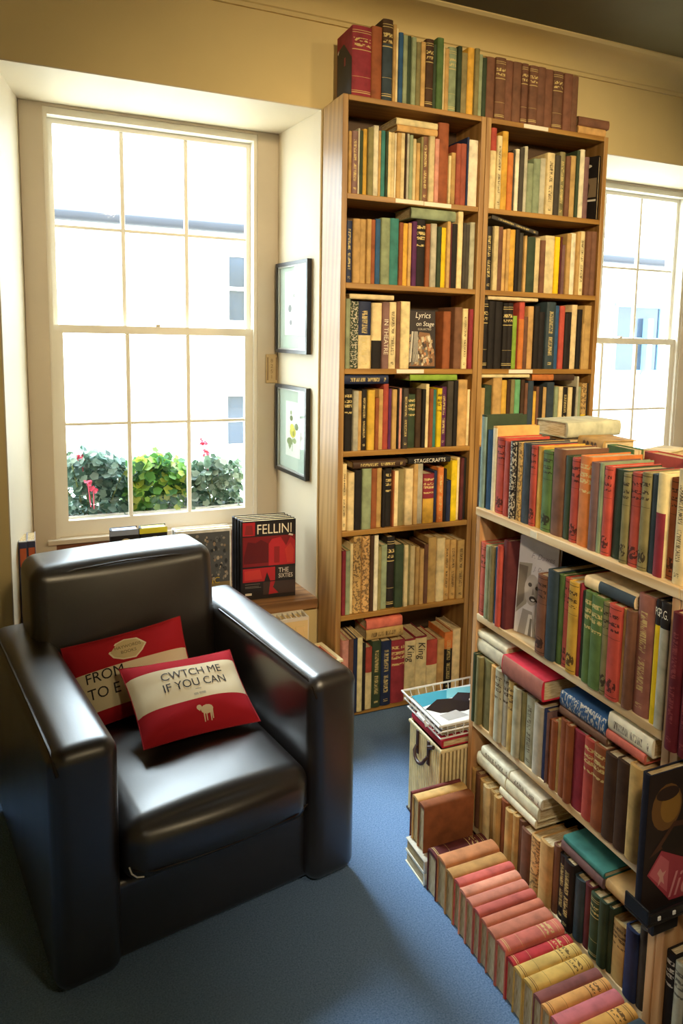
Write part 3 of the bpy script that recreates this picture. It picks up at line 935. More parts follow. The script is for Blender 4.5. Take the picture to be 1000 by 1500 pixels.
 'C': '''0.7785 0.7923 0.191 dgn
0.7923 0.8127 0.188 oli
0.8127 0.8561 0.189 oli
0.8561 0.8801 0.189 tan
0.8801 0.91 0.191 lgr t
0.91 0.9357 0.192 lgr t
0.9357 0.9594 0.183 tan t
0.9594 0.9879 0.178 lgr
0.9879 1.0041 0.177 oli
1.0041 1.0389 0.178 lgr v
1.0389 1.073 0.172 lgr
1.073 1.0935 0.172 nav b
1.0935 1.0959 0.173 mau
1.0959 1.109 0.158 rst
1.109 1.1289 0.166 rst
1.1289 1.1397 0.177 tan
1.1397 1.1636 0.183 rst
1.1636 1.1814 0.183 rst
1.1814 1.221 0.18 crm
1.221 1.2535 0.182 red t
1.2535 1.2894 0.186 rst t
1.2894 1.3236 0.186 dbr
1.3236 1.3582 0.191 dbr
1.3582 1.3918 0.199 tan''',
 'D': '''0.7785 0.8027 0.152 tan
0.8027 0.8253 0.155 brn
0.8253 0.8497 0.149 tan
0.8497 0.876 0.148 cre
0.876 0.8999 0.147 tan
0.8999 0.9215 0.147 tan
0.9215 0.9508 0.15 rst
0.9508 0.979 0.143 tan x
0.979 0.9991 0.144 tan x
0.9991 1.0168 0.141 brn
1.0168 1.0551 0.133 brn
1.0551 1.0936 0.14 tan x
1.0936 1.1355 0.156 tan
1.1355 1.1548 0.168 brn
1.1548 1.1824 0.157 blk v
1.1824 1.2151 0.164 blk v
1.2151 1.2458 0.147 sla
1.2458 1.2677 0.149 mar
1.2677 1.2964 0.145 dgn g
1.2964 1.3191 0.15 dgn g
1.3191 1.3331 0.148 dgn g
1.3331 1.3754 0.134 tan t
1.3754 1.4091 0.153 nav
1.4091 1.4285 0.174 cha''',
}
FLATS = [
 ('top', 0.978, 1.1132, 2.2006, 0.029, 'tan', ''),
 ('top', 0.978, 1.129, 2.2302, 0.034, 'brn', ''),
 ('l1', 0.204, 0.362, 2.1082, 0.022, 'tan', ''),
 ('l1', 0.2, 0.362, 2.1308, 0.022, 'cre', ''),
 ('l2', 0.267, 0.447, 1.8222, 0.037, 'sag', ''),
 ('l3', 0.037, 0.2066, 1.5326, 0.017, 'cre', ''),
 ('r3', 0.598, 0.826, 1.5516, 0.013, 'cre', ''),
 ('l4', 0.0215, 0.1925, 1.2376, 0.032, 'nav', 'v'),
 ('l4', 0.279, 0.4752, 1.2486, 0.0225, 'lim', ''),
 ('r4', 0.5815, 0.8032, 1.2586, 0.0125, 'cre', ''),
 ('r4', 0.816, 1.0229, 1.2456, 0.026, 'org/dbr.5', ''),
 ('l5', 0.062, 0.2696, 0.9348, 0.026, 'dbr', 'v'),
 ('l5', 0.281, 0.4596, 0.9418, 0.021, 'blk', 'S'),
 ('l7', 0.126, 0.2778, 0.2861, 0.04, 'tan', 'v'),
 ('l7', 0.126, 0.2736, 0.3267, 0.037, 'sal', ''),
 ('B', 1.186, 1.333, 0.8818, 0.026, 'cre/sla.70', ''),
 ('C', 0.7785, 0.914, 0.5721, 0.04, 'ivo', ''),
 ('C', 0.7785, 0.914, 0.6127, 0.021, 'ivo', ''),
 ('C', 0.918, 1.081, 0.5721, 0.05, 'crd/ros.98', ''),
 ('C', 1.126, 1.2796, 0.5661, 0.018, 'brn', ''),
 ('C', 1.127, 1.2744, 0.5847, 0.037, 'blu', 'x'),
 ('C', 1.278, 1.3855, 0.5847, 0.021, 'sal', ''),
 ('C', 1.282, 1.4028, 0.6063, 0.039, 'ivo', 'v'),
 ('D', 0.909, 1.0607, 0.2374, 0.022, 'ivo', ''),
 ('D', 0.799, 0.9321, 0.26, 0.036, 'ivo', ''),
 ('D', 0.9361, 1.0692, 0.26, 0.036, 'ivo', ''),
 ('D', 0.819, 0.947, 0.2966, 0.026, 'ivo', 'v'),
 ('D', 0.951, 1.0791, 0.2966, 0.026, 'ivo', 'v'),
 ('D', 1.158, 1.295, 0.2514, 0.026, 'mau', ''),
 ('D', 1.165, 1.298, 0.278, 0.014, 'tea', ''),
 ('D', 1.305, 1.42, 0.2614, 0.024, 'tan', '')]

SHELF = dict(top=('T', 2.2, 'top of tall bookcase', 'books on top of the tall bookcase'), A=('L', LZ[0], 'top of low bookcase', 'books on top of the low bookcase'),
  B=('L', LZ[1], "low bookcase's upper shelf", "books on the low bookcase's upper shelf"), C=('L', LZ[2], "low bookcase's middle shelf", "books on the low bookcase's middle shelf"), D=('L', LZ[3], "low bookcase's bottom shelf", "books on the low bookcase's bottom shelf"))
for i, z in enumerate(Z1):
    for s, sd in (('l', 'left'), ('r', 'right')):
        nm = ORD[i] + ' shelf' if i < 6 else 'bottom shelf'
        SHELF['%s%d' % (s, i + 1)] = ('T', z, "%s, tall bookcase's %s bay" % (nm, sd), "books on the %s of the tall bookcase's %s bay" % (nm, sd))
cand = []
for key, txt in ROWS.items():
    kind, z, phrase, grp = SHELF[key]
    rows = [l.split() for l in txt.strip().split('\n')]
    ws = sorted(float(r[1]) - float(r[0]) for r in rows); nr = len(rows)
    for i, r in enumerate(rows):
        a, b_, hh, code = float(r[0]), float(r[1]), float(r[2]), r[3]; st = r[4] if len(r) > 4 else ''
        w = b_ - a - .0006
        nxt = (Z1 + (0,)) ; hh = min(hh, .30)
        yj = random.uniform(.004, .016); d = min(random.uniform(.125, .15), hh * .72)
        if kind == 'T':
            if key == 'l7': yj = -.02 + .03 * i / nr
            M = up_tall(a + .0003, z + .0004, yj); p = Vector((a, 0, z + hh / 2))
        else:
            if key != 'A': yj -= .013
            M = up_low(a + .0003, z + .0004, LX + yj); p = Vector((LX, -a, z + hh / 2))
        area = w * hh * (1 if kind == 'T' else 1.25) * (FPX / (p - CAM).length) ** 2
        if kind == 'L': area *= abs((p - CAM).normalized().x)
        size = 'thick' if w > .034 else 'slim' if w < .0145 else ('tall' if hh > .245 else 'small' if hh < .165 else '')
        deco = {'g': 'gilt-banded', 'e': 'emblem-stamped', 'x': 'patterned', 'v': 'lettered', 't': 'titled'}.get(st, '')
        if key == 'top' and code == 'brn' and a > .56: deco = 'uniform-set'
        place = ordinal(i + 1) + (' from left, ' if kind == 'T' else ' from far end, ')
        lab = ' '.join(q for q in (size, deco, cname(code), 'book,') if q) + ' ' + place + phrase
        cand.append([area, key, lab, grp, w, hh, d, M, code, st, i, nr])
cand.sort(key=lambda c: -c[0])
SINGLE = 212
left = MB(); leftp = MB()
BOOKS = {}
for k, (area, key, lab, grp, w, hh, d, M, code, st, i, nr) in enumerate(cand):
    if k < SINGLE or st in ('k', 'P', 'w'):
        BOOKS[(key, i)] = (book(lab, grp, w, hh, d, M, code, st), w, hh, M)
    else:
        c0 = code.split('.')[0].split('/')[0]; f = random.uniform(.86, 1.12)
        cover_geo(left, w, hh, d, M, tuple(min(1, q * f) for q in S(PAL[c0][0]))); page_geo(leftp, w, hh, d, M)
nv = len(left.v)
for f, c in zip(leftp.f, leftp.col): left.f.append(tuple(i + nv for i in f)); left.col.append((.7, .6, .42)); left.mi.append(1)
left.v += leftp.v
obj('slim_books', left.mesh('slim_books', [CL_geo, m_pages], 50, tint=True), None, None, kind='stuff', label='slim books filling the gaps along all the shelves', category='book')

def spine_text(bk, s, size, h, colr='f0e8d0', v0=.5, rotate=True, sx=1.0, shear=0, off=.0012, u=.5, bold=0.0):
    """lettering on a spine; rotate = runs down the spine"""
    r, w, hh, M = bk
    me = text_mesh(s, size, ink(colr), 'title', sx, align='CENTER', shear=shear, bold=bold)
    if rotate: L = frame((w * u - size * .34, -off, hh * v0), (0, 0, -1), (1, 0, 0), (0, -1, 0))
    else: L = frame((w * u, -off, hh * v0), (1, 0, 0), (0, 0, 1), (0, -1, 0))
    obj('title', me, r, L)
def find(key, code, n=0):
    q = [i for (k, i), b in sorted(BOOKS.items(), key=lambda t: t[0][1]) if k == key and [c for c in cand if c[1] == key and c[10] == i][0][8] == code]
    return BOOKS[(key, q[n])]
for n in (0, 1):
    spine_text(find('l7', 'crm/cre.98', n), 'King', .042, 0, '2a1f1a', .78, True, .9, .2)
spine_text(find('l3', 'mau'), 'IN THEATRE', .024, 0, 'e8dcc0', .48, True, .95, u=.5)
spine_text(BOOKS[('B', [c for c in cand if c[1] == 'B' and c[8] == 'blk/ybr.80'][0][10])], 'PG', .022, 0, 'f0e8cf', .88, False, .40)
spine_text(BOOKS[('B', [c for c in cand if c[1] == 'B' and c[8] == 'blk/lgr.80'][0][10])], 'P.G.', .024, 0, 'f0e8cf', .88, False, .55)
# ------------------------------------------------------------------ books lying on the rows
seen = {}
for key, A, B, z, th, code, st in FLATS:
    kind, _, phrase, grp = SHELF[key]
    k = (key, code); seen[k] = seen.get(k, 0) + 1
    tot = sum(1 for f in FLATS if (f[0], f[5]) == k)
    pre = (('%s ' % ORD[seen[k] - 1]) if tot > 1 else '')
    lab = ('%s%s book lying flat on ' % (pre, cname(code))) + ('top of' if key == 'top' else 'upright books,') + ' ' + phrase.replace('top of ', '' if key == 'top' else 'top of ')
    if kind == 'T': M = flat_tall(B, .006, z)
    else: M = flat_low(-B, LX + .004, z)
    dd = .13 if key == 'C' and code[:3] == 'crd' else min(.14, (B - A) * .8)
    if key == 'C' and code[:3] == 'crd': M = flat_low(-B, LX - .012, z)
    b = book(lab, grp, th, B - A, dd, M, code, st if st != 'S' else '')
    if st == 'S': spine_text((b, th, B - A, M), 'STAGECRAFTS', .0205, 0, 'e8e0cc', .5, True, 1.0)
# book set at a slant on the second shelf of the right bay
Mt = Matrix.Translation((.812, .008, Z1[1] + .2168)) @ Matrix.Rotation(math.radians(12), 4, 'Y') @ flat_tall(0, 0, 0)
book("grey book slanting down across upright books, second shelf, tall bookcase's right bay", SHELF['r2'][3], .015, .216, .13, Mt, 'cha', 'v')
# picture book facing out on the third shelf
def cover_face(parent, w, h, items, z=-.0012, name='cover_print'):
    """flat print on a front board: items = (hex, polygon) in board fractions, each a hair above the last; local x right, z up, facing -y"""
    for i, (colr, poly) in enumerate(items):
        mb = MB(); y = z - i * .00025
        mb.add([(x * w, y, q * h) for x, q in poly], [tuple(range(len(poly)))])
        part(name, mb, ink(colr), parent)
def ell(cx, cy, rx, ry, n=18, a0=0, a1=2 * math.pi): return [(cx + rx * math.cos(a0 + (a1 - a0) * i / n), cy + ry * math.sin(a0 + (a1 - a0) * i / n)) for i in range(n)]
def rect(a, b, c, d): return [(a, b), (c, b), (c, d), (a, d)]
def board_text(parent, s, size, x, z, colr, sx=1, y=-.003, align='LEFT', shear=0, bold=0, name='lettering', rot=0):
    me = text_mesh(s, size, ink(colr), name, sx, align=align, shear=shear, bold=bold)
    return obj(name, me, parent, Matrix.Translation((x, y, z)) @ Matrix.Rotation(math.radians(rot), 4, 'Y') @ frame((0, 0, 0), (1, 0, 0), (0, 0, 1), (0, -1, 0)))
def facing(label, group, w, h, th, M, code, inkc=None, st=''):
    """a book with its front board towards -y; spine on the left (x = 0)"""
    b = thing('book', label, 'book', M, group)
    R = frame((0, th, 0), (0, -1, 0), (1, 0, 0), (0, 0, 1))
    cm = MB(); cover_geo(cm, th, h, w, uv=True); c = obj('cover', cm.mesh('cover', CL[st], 50), b, R)
    c['tint'] = list(S(PAL[code][0]) if code in PAL else S(code)); c['tint2'] = [0.0] * 3; c['split'] = 0.0; c['ink'] = list(S(inkc or 'd9c9a0'))
    pm = MB(); page_geo(pm, th, h, w); obj('page_block', pm.mesh('page_block', m_pages), b, R)
    return b
w, h = .122, .212
fb = facing("black picture book facing out, third shelf, tall bookcase's left bay", SHELF['l3'][3], w, h, .022, Matrix.Translation((.2755, .035, Z1[2] + .0022)) @ Matrix.Rotation(math.radians(-3.5), 4, 'X'), 'blk')
rnd = random.Random(3)
items = [('2a1e18', rect(.02, .02, .98, .98)), ('8a5f3a', [(.45, .62), (.8, .6), (.97, .2), (.97, .03), (.1, .03)])]
for i in range(130):
    x, y = rnd.uniform(.03, .86), rnd.uniform(.03, .50); r_ = rnd.uniform(.04, .10)
    items.append((rnd.choice(['cdbb98', 'b59a72', '4c3a2c', 'a98a62', '6f6a60', 'c98f62', 'e0d4b8']), [(x, y), (x + r_, y + r_ * .3), (x + r_ * .8, y + r_), (x - r_ * .2, y + r_ * .9)]))
for i in range(7): items.append((rnd.choice(['d8d2c2', '57524a', '9c968a']), [(.05 + i * .05, .1), (.09 + i * .05, .1), (.2 + i * .03, .62), (.17 + i * .03, .63)]))
def fan(items): return items
for i, (c_, p_) in enumerate(items):
    mb = MB(); mb.add([(x * w, -.0006 - .00003 * i, q * h) for x, q in p_], [tuple(range(len(p_)))]); part('cover_print', mb, ink(c_), fb)
board_text(fb, 'Lyrics', .030, .035, .182, 'efe8d8',   .9, -.0052, shear=.2); board_text(fb, 'on Stage', .024, .038, .153, 'efe8d8',   .9, -.0052, shear=.2); board_text(fb, 'COLLECTED', .01, .046, .138, 'd8cdb8', 1, -.0052)
# black illustrated book pulled out at the right end of the top shelf
b2 = facing("black illustrated book pulled out at right end, first shelf, tall bookcase's right bay", SHELF['r1'][3], .10, .245, .014,
  Matrix.Translation((1.051, .10, Z1[0] + .0006)) @ Matrix.Rotation(math.radians(-69), 4, 'Z'), '1d1715')
for i, (c_, p_) in enumerate([('7d6a50', rect(.05, .36, .95, .66)), ('a58b66', rect(.3, .38, .55, .6)), ('3a2a22', [(.5, .38), (.6, .38), (.66, .55), (.56, .62)]), ('d8d0c0', rect(.0, .295, .95, .325)), ('7c3540', ell(.22, .16, .2, .11)), ('c9c2b2', ell(.5, .85, .22, .03))]):
    mb = MB(); mb.add([(x * .1, -.0006 - .0002 * i, q * .245) for x, q in p_], [tuple(range(len(p_)))]); part('cover_print', mb, ink(c_), b2)
# author portrait book on the low case
w, h = .112, .245
fb = facing("white portrait book facing out between maroon and tan books, low bookcase's upper shelf", SHELF['B'][3], w, h, .014,
  Matrix.Translation((LX + .022, -.916, LZ[1] + .001)) @ Matrix.Rotation(math.radians(-71), 4, 'Z') @ Matrix.Rotation(math.radians(-3), 4, 'X'), 'f4f0f2')
port = [('f6f2f6', rect(.0, .0, 1, 1)), ('bdb5a8', [(.02, .2), (.28, .32), (.36, .74), (.02, .72)]), ('8c8176', [(.02, .24), (.2, .34), (.26, .7), (.02, .7)]), ('cfc8c4', ell(.40, .47, .2, .16)),
  ('5b544f', ell(.34, .52, .05, .022)), ('5b544f', ell(.52, .50, .045, .02)), ('9a918a', [(.42, .5), (.47, .43), (.40, .42)]), ('443d39', ell(.43, .38, .09, .03)), ('f2efec', ell(.44, .372, .05, .012)),
  ('39332f', [(.5, .37), (.52, .385), (.82, .30), (.82, .28)]), ('b7b0ae', [(.1, .0), (.2, .26), (.45, .25), (.6, .0)]), ('f4f2f2', [(.3, .0), (.36, .22), (.45, .22), (.5, .0)]), ('8b8580', [(.38, .0), (.41, .18), (.46, .18), (.46, .0)])]
for i, (c_, p_) in enumerate(port):
    mb = MB(); mb.add([(x * w, -.0006 - .0001 * i, q * h) for x, q in p_], [tuple(range(len(p_)))]); part('cover_print', mb, ink(c_), fb)
board_text(fb, 'F. Dawes', .020, .036, .195, 'c2bac6', .9, -.0024, shear=.3); board_text(fb, 'J. Davies', .016, .046, .165, 'c2bac6', .9, -.0024, shear=.3)

# ------------------------------------------------------------------ second row and stack on top of the island
g = 'books behind the front row on the low bookcase'; z0 = LZ[0] + .0006
def board_out(label, x, y0, y1, hh, th, code):      # stands with its board towards the armchair, fore edge to the camera
    return facing(label, g, y1 - y0, hh, th, frame((x, y1, z0), (0, -1, 0), (1, 0, 0), (0, 0, 1)) , code)
board_out('green book standing sideways behind the front row of the low bookcase', .262, -1.135, -1.045, .2, .03, 'grn')
board_out('plain red book standing sideways behind the front row of the low bookcase', .283, -1.262, -1.142, .197, .04, 'red')
board_out('second red book, nearest camera, standing sideways behind the front row', .268, -1.40, -1.272, .205, .045, 'red')
for i, (y0, y1, c_, hh) in enumerate(((-.875, -.78, 'dbr', .178), (-1.035, -.885, 'tan', .165))):
    board_out('%s book standing sideways under the stack on the low bookcase' % cname(c_), .262, y0, y1, hh, .085, c_)
def lying(label, cx, cy, z, L, W, th, ang, code, spine=None):
    M = Matrix.Translation((cx, cy, z)) @ Matrix.Rotation(math.radians(ang), 4, 'Z') @ frame((-W / 2, -L / 2, 0), (0, 0, 1), (1, 0, 0), (0, 1, 0))
    return book(label, g, th, L, W, M, code, '')
lying('thin black book lying under the big cream book on the low bookcase', .345, -.828, z0 + .1785, .15, .13, .014, -94, 'cha')
lying('large grey-covered book with cream pages lying topmost on the low bookcase', .358, -.83, z0 + .1935, .19, .12, .040, -85 - 180, 'lgr')
bt = lying('tan decorated book lying behind the front row of the low bookcase', .325, -.975, z0 + .1660, .105, .095, .038, -6, 'c09a5a')
for i, (v_, u_) in enumerate(((.028, .014), (.042, .02), (.06, .013), (.075, .02))):
    mb = MB(); mb.prism(ell(0, 0, .006, .012, 8), 0, .0005); part('spine_figure', mb, ink('5d4630'), bt, M=frame((.019, -.0005, v_), (0, 0, 1), (1, 0, 0), (0, -1, 0)))
lying('small cream book lying far behind the red books on the low bookcase', .435, -1.06, z0 + .1605, .11, .07, .024, -70, 'd8c696')
lying('tan book under the small cream book behind the low bookcase front row', .435, -1.06, z0, .14, .10, .160, 0, 'tan')

# ------------------------------------------------------------------ row of books along the floor, spines up
YB = [-.8735, -.9185, -.962, -1.000, -1.029, -1.060, -1.092, -1.120, -1.148, -1.185, -1.222, -1.253, -1.285, -1.320, -1.348, -1.376, -1.41, -1.445, -1.48]
FC = [('mar', 'g', .119), ('d58a5e', '', .131), ('cf9a5c', '', .125), ('d2695f', '', .125), ('dd9277', '', .123), ('d98672', '', .121), ('d06a5c', '', .120), ('cd7a5f', '', .116), ('cf7f66', '', .115), ('cc6f5c', 'g', .115), ('bf3a3e', 'g', .106), ('d3ad5c', 'g', .110), ('d9b25f', 'g', .110),
      ('84504a', '', .107), ('d79a55', 'g', .109), ('d5787a', '', .108), ('d3984f', 'g', .106), ('sla', '', .104)]
NM = ['maroon', 'orange salmon', 'tan orange', 'coral pink', 'pale salmon', 'salmon', 'coral red', 'dull salmon', 'dusty salmon', 'brick salmon', 'bright crimson', 'golden tan', 'second golden tan', 'mauve brown', 'amber', 'rose pink', 'light amber', 'slate blue']
gf = 'books standing spine up along the floor'
for i, ((c_, st, hh), nm) in enumerate(zip(FC, NM)):
    w = YB[i] - YB[i + 1] - .0008; off = random.uniform(-.003, .003)
    book('%s book spine up, %s along the floor row before the low bookcase' % (nm, ordinal(i + 4)), gf, w, .156, hh, frame((-.087 + off, YB[i], hh + .0006), (0, -1, 0), (0, 0, -1), (1, 0, 0)), c_, st)
for i, nm in enumerate(('lower', 'upper')):
    M = frame((-.089, -.866, .0006 + i * .0345), (0, 0, 1), (0, 1, 0), (-1, 0, 0)) @ Matrix.Translation((0, 0, -.158)) 
    book('%s white book lying flat beneath the start of the floor row' % nm, gf, .034, .158, .11, M, 'ded9cc')
YT = [-.757, -.7685, -.8025, -.8365]
for i, (c_, nm) in enumerate((('7c3c3a', 'slim maroon'), ('d8ae6c', 'thick tan'), ('8f5230', 'thick brown'))):
    w = YT[i] - YT[i + 1] - .0008
    book('%s book on the flat white books, %s in the floor row' % (nm, ORD[i]), gf, w, .15, .13, frame((-.079, YT[i], .2015), (0, -1, 0), (0, 0, -1), (1, 0, 0)), c_, '')

# ------------------------------------------------------------------ nearer island unit: maroon volumes, rack, lower books
g2 = 'books in the near unit of the low bookcase'
book('tall maroon volume jutting out, left of its twin, near low bookcase', g2, .026, .255, .15, up_low(1.470, LZ[1] + .0006, .052), '6a2026', 'v', inkc='8c4040')
book('tall maroon volume jutting out at right frame edge, near low bookcase', g2, .026, .252, .15, up_low(1.4975, LZ[1] + .0006, .055), '641c24', 'v', inkc='8c4040')
for i, (c_, w, hh, nm) in enumerate((('blk', .020, .172, 'black'), ('lgr', .024, .165, 'grey'), ('cha', .03, .16, 'charcoal'))):
    book('%s lettered book, bottom shelf of near low bookcase' % nm, g2, w, hh, .13, up_low(1.4715 + [0, .0205, .045][i], LZ[3] + .0006, LX + .006), c_, 't', inkc='d8d0c0' if c_ != 'lgr' else '4a463e')
rk = thing('display_rack', 'small black display rack holding a dark picture book, right frame edge', 'rack', Matrix.Translation((0, 0, 0)))
rb = MB(); rb.rbox(-.022, -1.535, .392, LX - .0005, -1.478, .398, .002, n=1, m=1).rbox(-.022, -1.535, .398, -.017, -1.478, .425, .002, n=1, m=1)
part('tray', rb, m_black, rk)
part('bracket', MB().rbox(.03, -1.50, .33, LX - .0005, -1.486, .392, .003, n=1, m=1), m_black, rk)
part('lip', MB().rbox(-.017, -1.535, .398, LX - .0005, -1.530, .415, .002, n=1, m=1), m_black, rk)
for x in (.0, .035, .07): part('screw', MB().rbox(x, -1.538, .402, x + .007, -1.5352, .410, .002, n=2, m=1), m_wire, rk)
w, h = .108, .262
fb = facing('dark picture book with a pink shape in the black display rack', g2, w, h, .018, Matrix.Translation((-.0145, -1.510, .3986)), '1f1f2a')
pic = [('231712', rect(.0, .0, 1, 1)), ('6d4a22', ell(.42, .74, .33, .17)), ('8a6427', ell(.5, .74, .22, .12)), ('2e1d14', ell(.42, .84, .25, .05)), ('4a2c1c', [(.1, .40), (.6, .62), (.95, .6), (.95, .45), (.5, .46)]), ('1a130f', [(.35, .46), (.6, .58), (.98, .56), (.98, .42), (.5, .4)]),
   ('a33a48', [(.08, .28), (.36, .43), (.6, .38), (.99, .3), (.99, .02), (.62, .03)]), ('c2616a', [(.12, .28), (.35, .40), (.55, .33), (.55, .1)]), ('d59a90', [(.36, .3), (.42, .26), (.5, .27), (.44, .23), (.47, .17), (.4, .2), (.33, .17), (.36, .23), (.30, .27)])]
for i, (c_, p_) in enumerate(pic):
    mb = MB(); mb.add([(x * w, -.0006 - .00015 * i, q * h) for x, q in p_], [tuple(range(len(p_)))]); part('cover_print', mb, ink(c_), fb)
board_text(fb, 'lic', .07, .058, .015, 'd58a8c', .9, -.0026, shear=.35)

# ------------------------------------------------------------------ wicker basket, wire tray and its contents
bk = thing('wicker_basket', 'tall cane basket with dark leather loops beside the low bookcase end', 'basket', Matrix.Translation((.015, -.748, 0)))
BXW, BYW, BZ = .25, .19, .287
m_cane = plain('pale_cane', S('e0cf9d'), .55, .15, 30); m_lea = plain('dark_strap_leather', S('3a2016'), .5, .2, 30)
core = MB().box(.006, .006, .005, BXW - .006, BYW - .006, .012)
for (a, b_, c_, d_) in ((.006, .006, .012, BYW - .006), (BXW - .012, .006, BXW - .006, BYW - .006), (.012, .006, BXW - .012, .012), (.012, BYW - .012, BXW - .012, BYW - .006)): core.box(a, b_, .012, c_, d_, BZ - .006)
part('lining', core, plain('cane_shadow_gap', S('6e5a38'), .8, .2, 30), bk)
st = MB()
n_ = 16
for i in range(n_):
    y = .005 + (BYW - .01) * (i + .5) / n_
    for x in (.004, BXW - .004): st.tube([(x, y, .004), (x, y, BZ - .004)], .0042, 6)
n_ = 20
for i in range(n_):
    x = .005 + (BXW - .01) * (i + .5) / n_
    for y in (.004, BYW - .004): st.tube([(x, y, .004), (x, y, BZ - .004)], .0042, 6)
o_ = part('cane_stave', st, m_cane, bk, True); o_['kind'] = 'stuff'
part('rim', MB().tube([(.003, .003, BZ - .004), (BXW - .003, .003, BZ - .004), (BXW - .003, BYW - .003, BZ - .004), (.003, BYW - .003, BZ - .004)], .006, 8, True), m_cane, bk, True)
part('foot_band', MB().tube([(.003, .003, .007), (BXW - .003, .003, .007), (BXW - .003, BYW - .003, .007), (.003, BYW - .003, .007)], .006, 8, True), plain('dark_foot_band', S('3b2c20'), .6), bk, True)
for y in (.065, .13): part('strap', MB().rbox(-.004, y - .007, BZ - .075, .0005, y + .007, BZ - .004, .002, n=2, m=1), m_lea, bk)
part('loop_handle', MB().tube([(-.004, .065, BZ - .05)] + [(-.010 - .006 * math.sin(q), .0975 - .0325 * math.cos(q), BZ - .05 - .032 * math.sin(q)) for q in (.3, .8, 1.2, 1.57, 1.94, 2.3, 2.8)] + [(-.004, .13, BZ - .05)], .005, 8), m_lea, bk, True)
part('lid_peg', MB().tube([(-.012, .048, BZ - .012), (-.006, .03, BZ - .004)], .006, 8), m_lea, bk, True)
gm = 'books and magazines in the wire tray'
zt = BZ + .003
def slab(label, x0, y0, x1, y1, z, th, code, st=''):
    return book(label, gm, th, y1 - y0, x1 - x0, frame((x0, y0, z), (0, 0, 1), (1, 0, 0), (0, 1, 0)), code, st)
slab('crimson book lying on the cane basket under the wire tray', .020, -.742, .115, -.565, zt, .022, 'b8283a')
slab('teal book lying on the cane basket beside the crimson one', .118, -.742, .245, -.60, zt, .022, '2d5b58')
wt = thing('wire_tray', 'white wire tray full of magazines on top of the cane basket', 'tray', Matrix.Translation((.005, -.752, zt + .0235)))
W_, D_, H_, ins = .262, .225, .048, .014
rim = MB().tube([(0, 0, H_), (W_, 0, H_), (W_, D_, H_), (0, D_, H_)], .0032, 8, True)
part('rim', rim, m_wire, wt, True)
part('base_rim', MB().tube([(ins, ins, .003), (W_ - ins, ins, .003), (W_ - ins, D_ - ins, .003), (ins, D_ - ins, .003)], .0025, 8, True), m_wire, wt, True)
mid = .55
part('middle_rim', MB().tube([(ins * (1 - mid), ins * (1 - mid), H_ * mid), (W_ - ins * (1 - mid), ins * (1 - mid), H_ * mid), (W_ - ins * (1 - mid), D_ - ins * (1 - mid), H_ * mid), (ins * (1 - mid), D_ - ins * (1 - mid), H_ * mid)], .0022, 6, True), m_wire, wt, True)
for i in range(1, 10):
    x = W_ * i / 10; xi = ins + (W_ - 2 * ins) * i / 10
    part('wire', MB().tube([(x, 0, H_), (xi, ins, .003), (xi, D_ - ins, .003), (x, D_, H_)], .0016, 5), m_wire, wt, True)
for i in range(1, 8):
    y = D_ * i / 8; yi = ins + (D_ - 2 * ins) * i / 8
    part('wire', MB().tube([(0, y, H_), (ins, yi, .0045), (W_ - ins, yi, .0045), (W_, y, H_)], .0016, 5), m_wire, wt, True)
hd = MB().tube([(.001, .06, .024), (-.006, .062, .020), (-.008, .066, .034), (-.006, .112, .034), (.001, .114, .024), (.004, .09, .018)], .0035, 6, True)
part('handle', hd, m_wire, wt, True)
zz = zt + .0235 + .0075
for i, (c_, nm) in enumerate((('cdbfae', 'fawn'), ('3a2c28', 'dark'), ('e4e0da', 'white'))):
    slab('%s magazine, %s up from the bottom of the wire tray' % (nm, ORD[i]), .026, -.73, .246, -.548, zz, .0075, c_); zz += .008
mg = thing('magazine', 'glossy magazine with black and turquoise cover lying topmost in wire tray', 'magazine', frame((.026, -.73, zz), (1, 0, 0), (0, 1, 0), (0, 0, 1)), gm)
part('page_block', MB().rbox(.001, .001, 0, .219, .181, .0055, .0015, n=1, m=1), m_paper, mg)
m_gl = {}
for i, (c_, p_) in enumerate([('eef0ee', rect(0, 0, .22, .182)), ('3c93a8', [(.0, .11), (.11, .13), (.18, .17), (.08, .182), (0, .182)]), ('7cc0c8', [(.09, .13), (.17, .12), (.2, .17), (.12, .182)]), ('1c1b20', [(.0, .095), (.06, .135), (.12, .12), (.19, .10), (.2, .06), (.1, .045), (.03, .06)]), ('2b2930', [(.1, .12), (.14, .15), (.2, .12), (.21, .07), (.15, .08)]), ('b7b6b4', [(.02, .05), (.08, .06), (.1, .02), (.03, .015)]), ('e6d8d0', ell(.16, .095, .014, .01)), ('d8dada', [(.11, .02), (.2, .03), (.2, .045), (.11, .04)])]):
    mb = MB(); mb.add([(x, y, .0056 + .0001 * i) for x, y in p_], [tuple(range(len(p_)))]); part('cover_print', mb, ink(c_, .25), mg)

r, w, hh, M = BOOKS[('top', 0)]
for i, (c_, p_) in enumerate([('1f1a18', [(.0, .0), (1, 0), (1, .78), (.55, .83), (.0, .55)]), ('8f2f38', rect(.42, .50, .52, .62)), ('efe6d6', [(.90, .80), (.97, .76), (.95, .73), (.88, .77)])]):
    mb = MB(); mb.add([(-.0008 - .0002 * i, .006 + y * .13, z * hh) for y, z in p_], [tuple(range(len(p_)))][::-1]); part('board_print', mb, ink(c_), r)
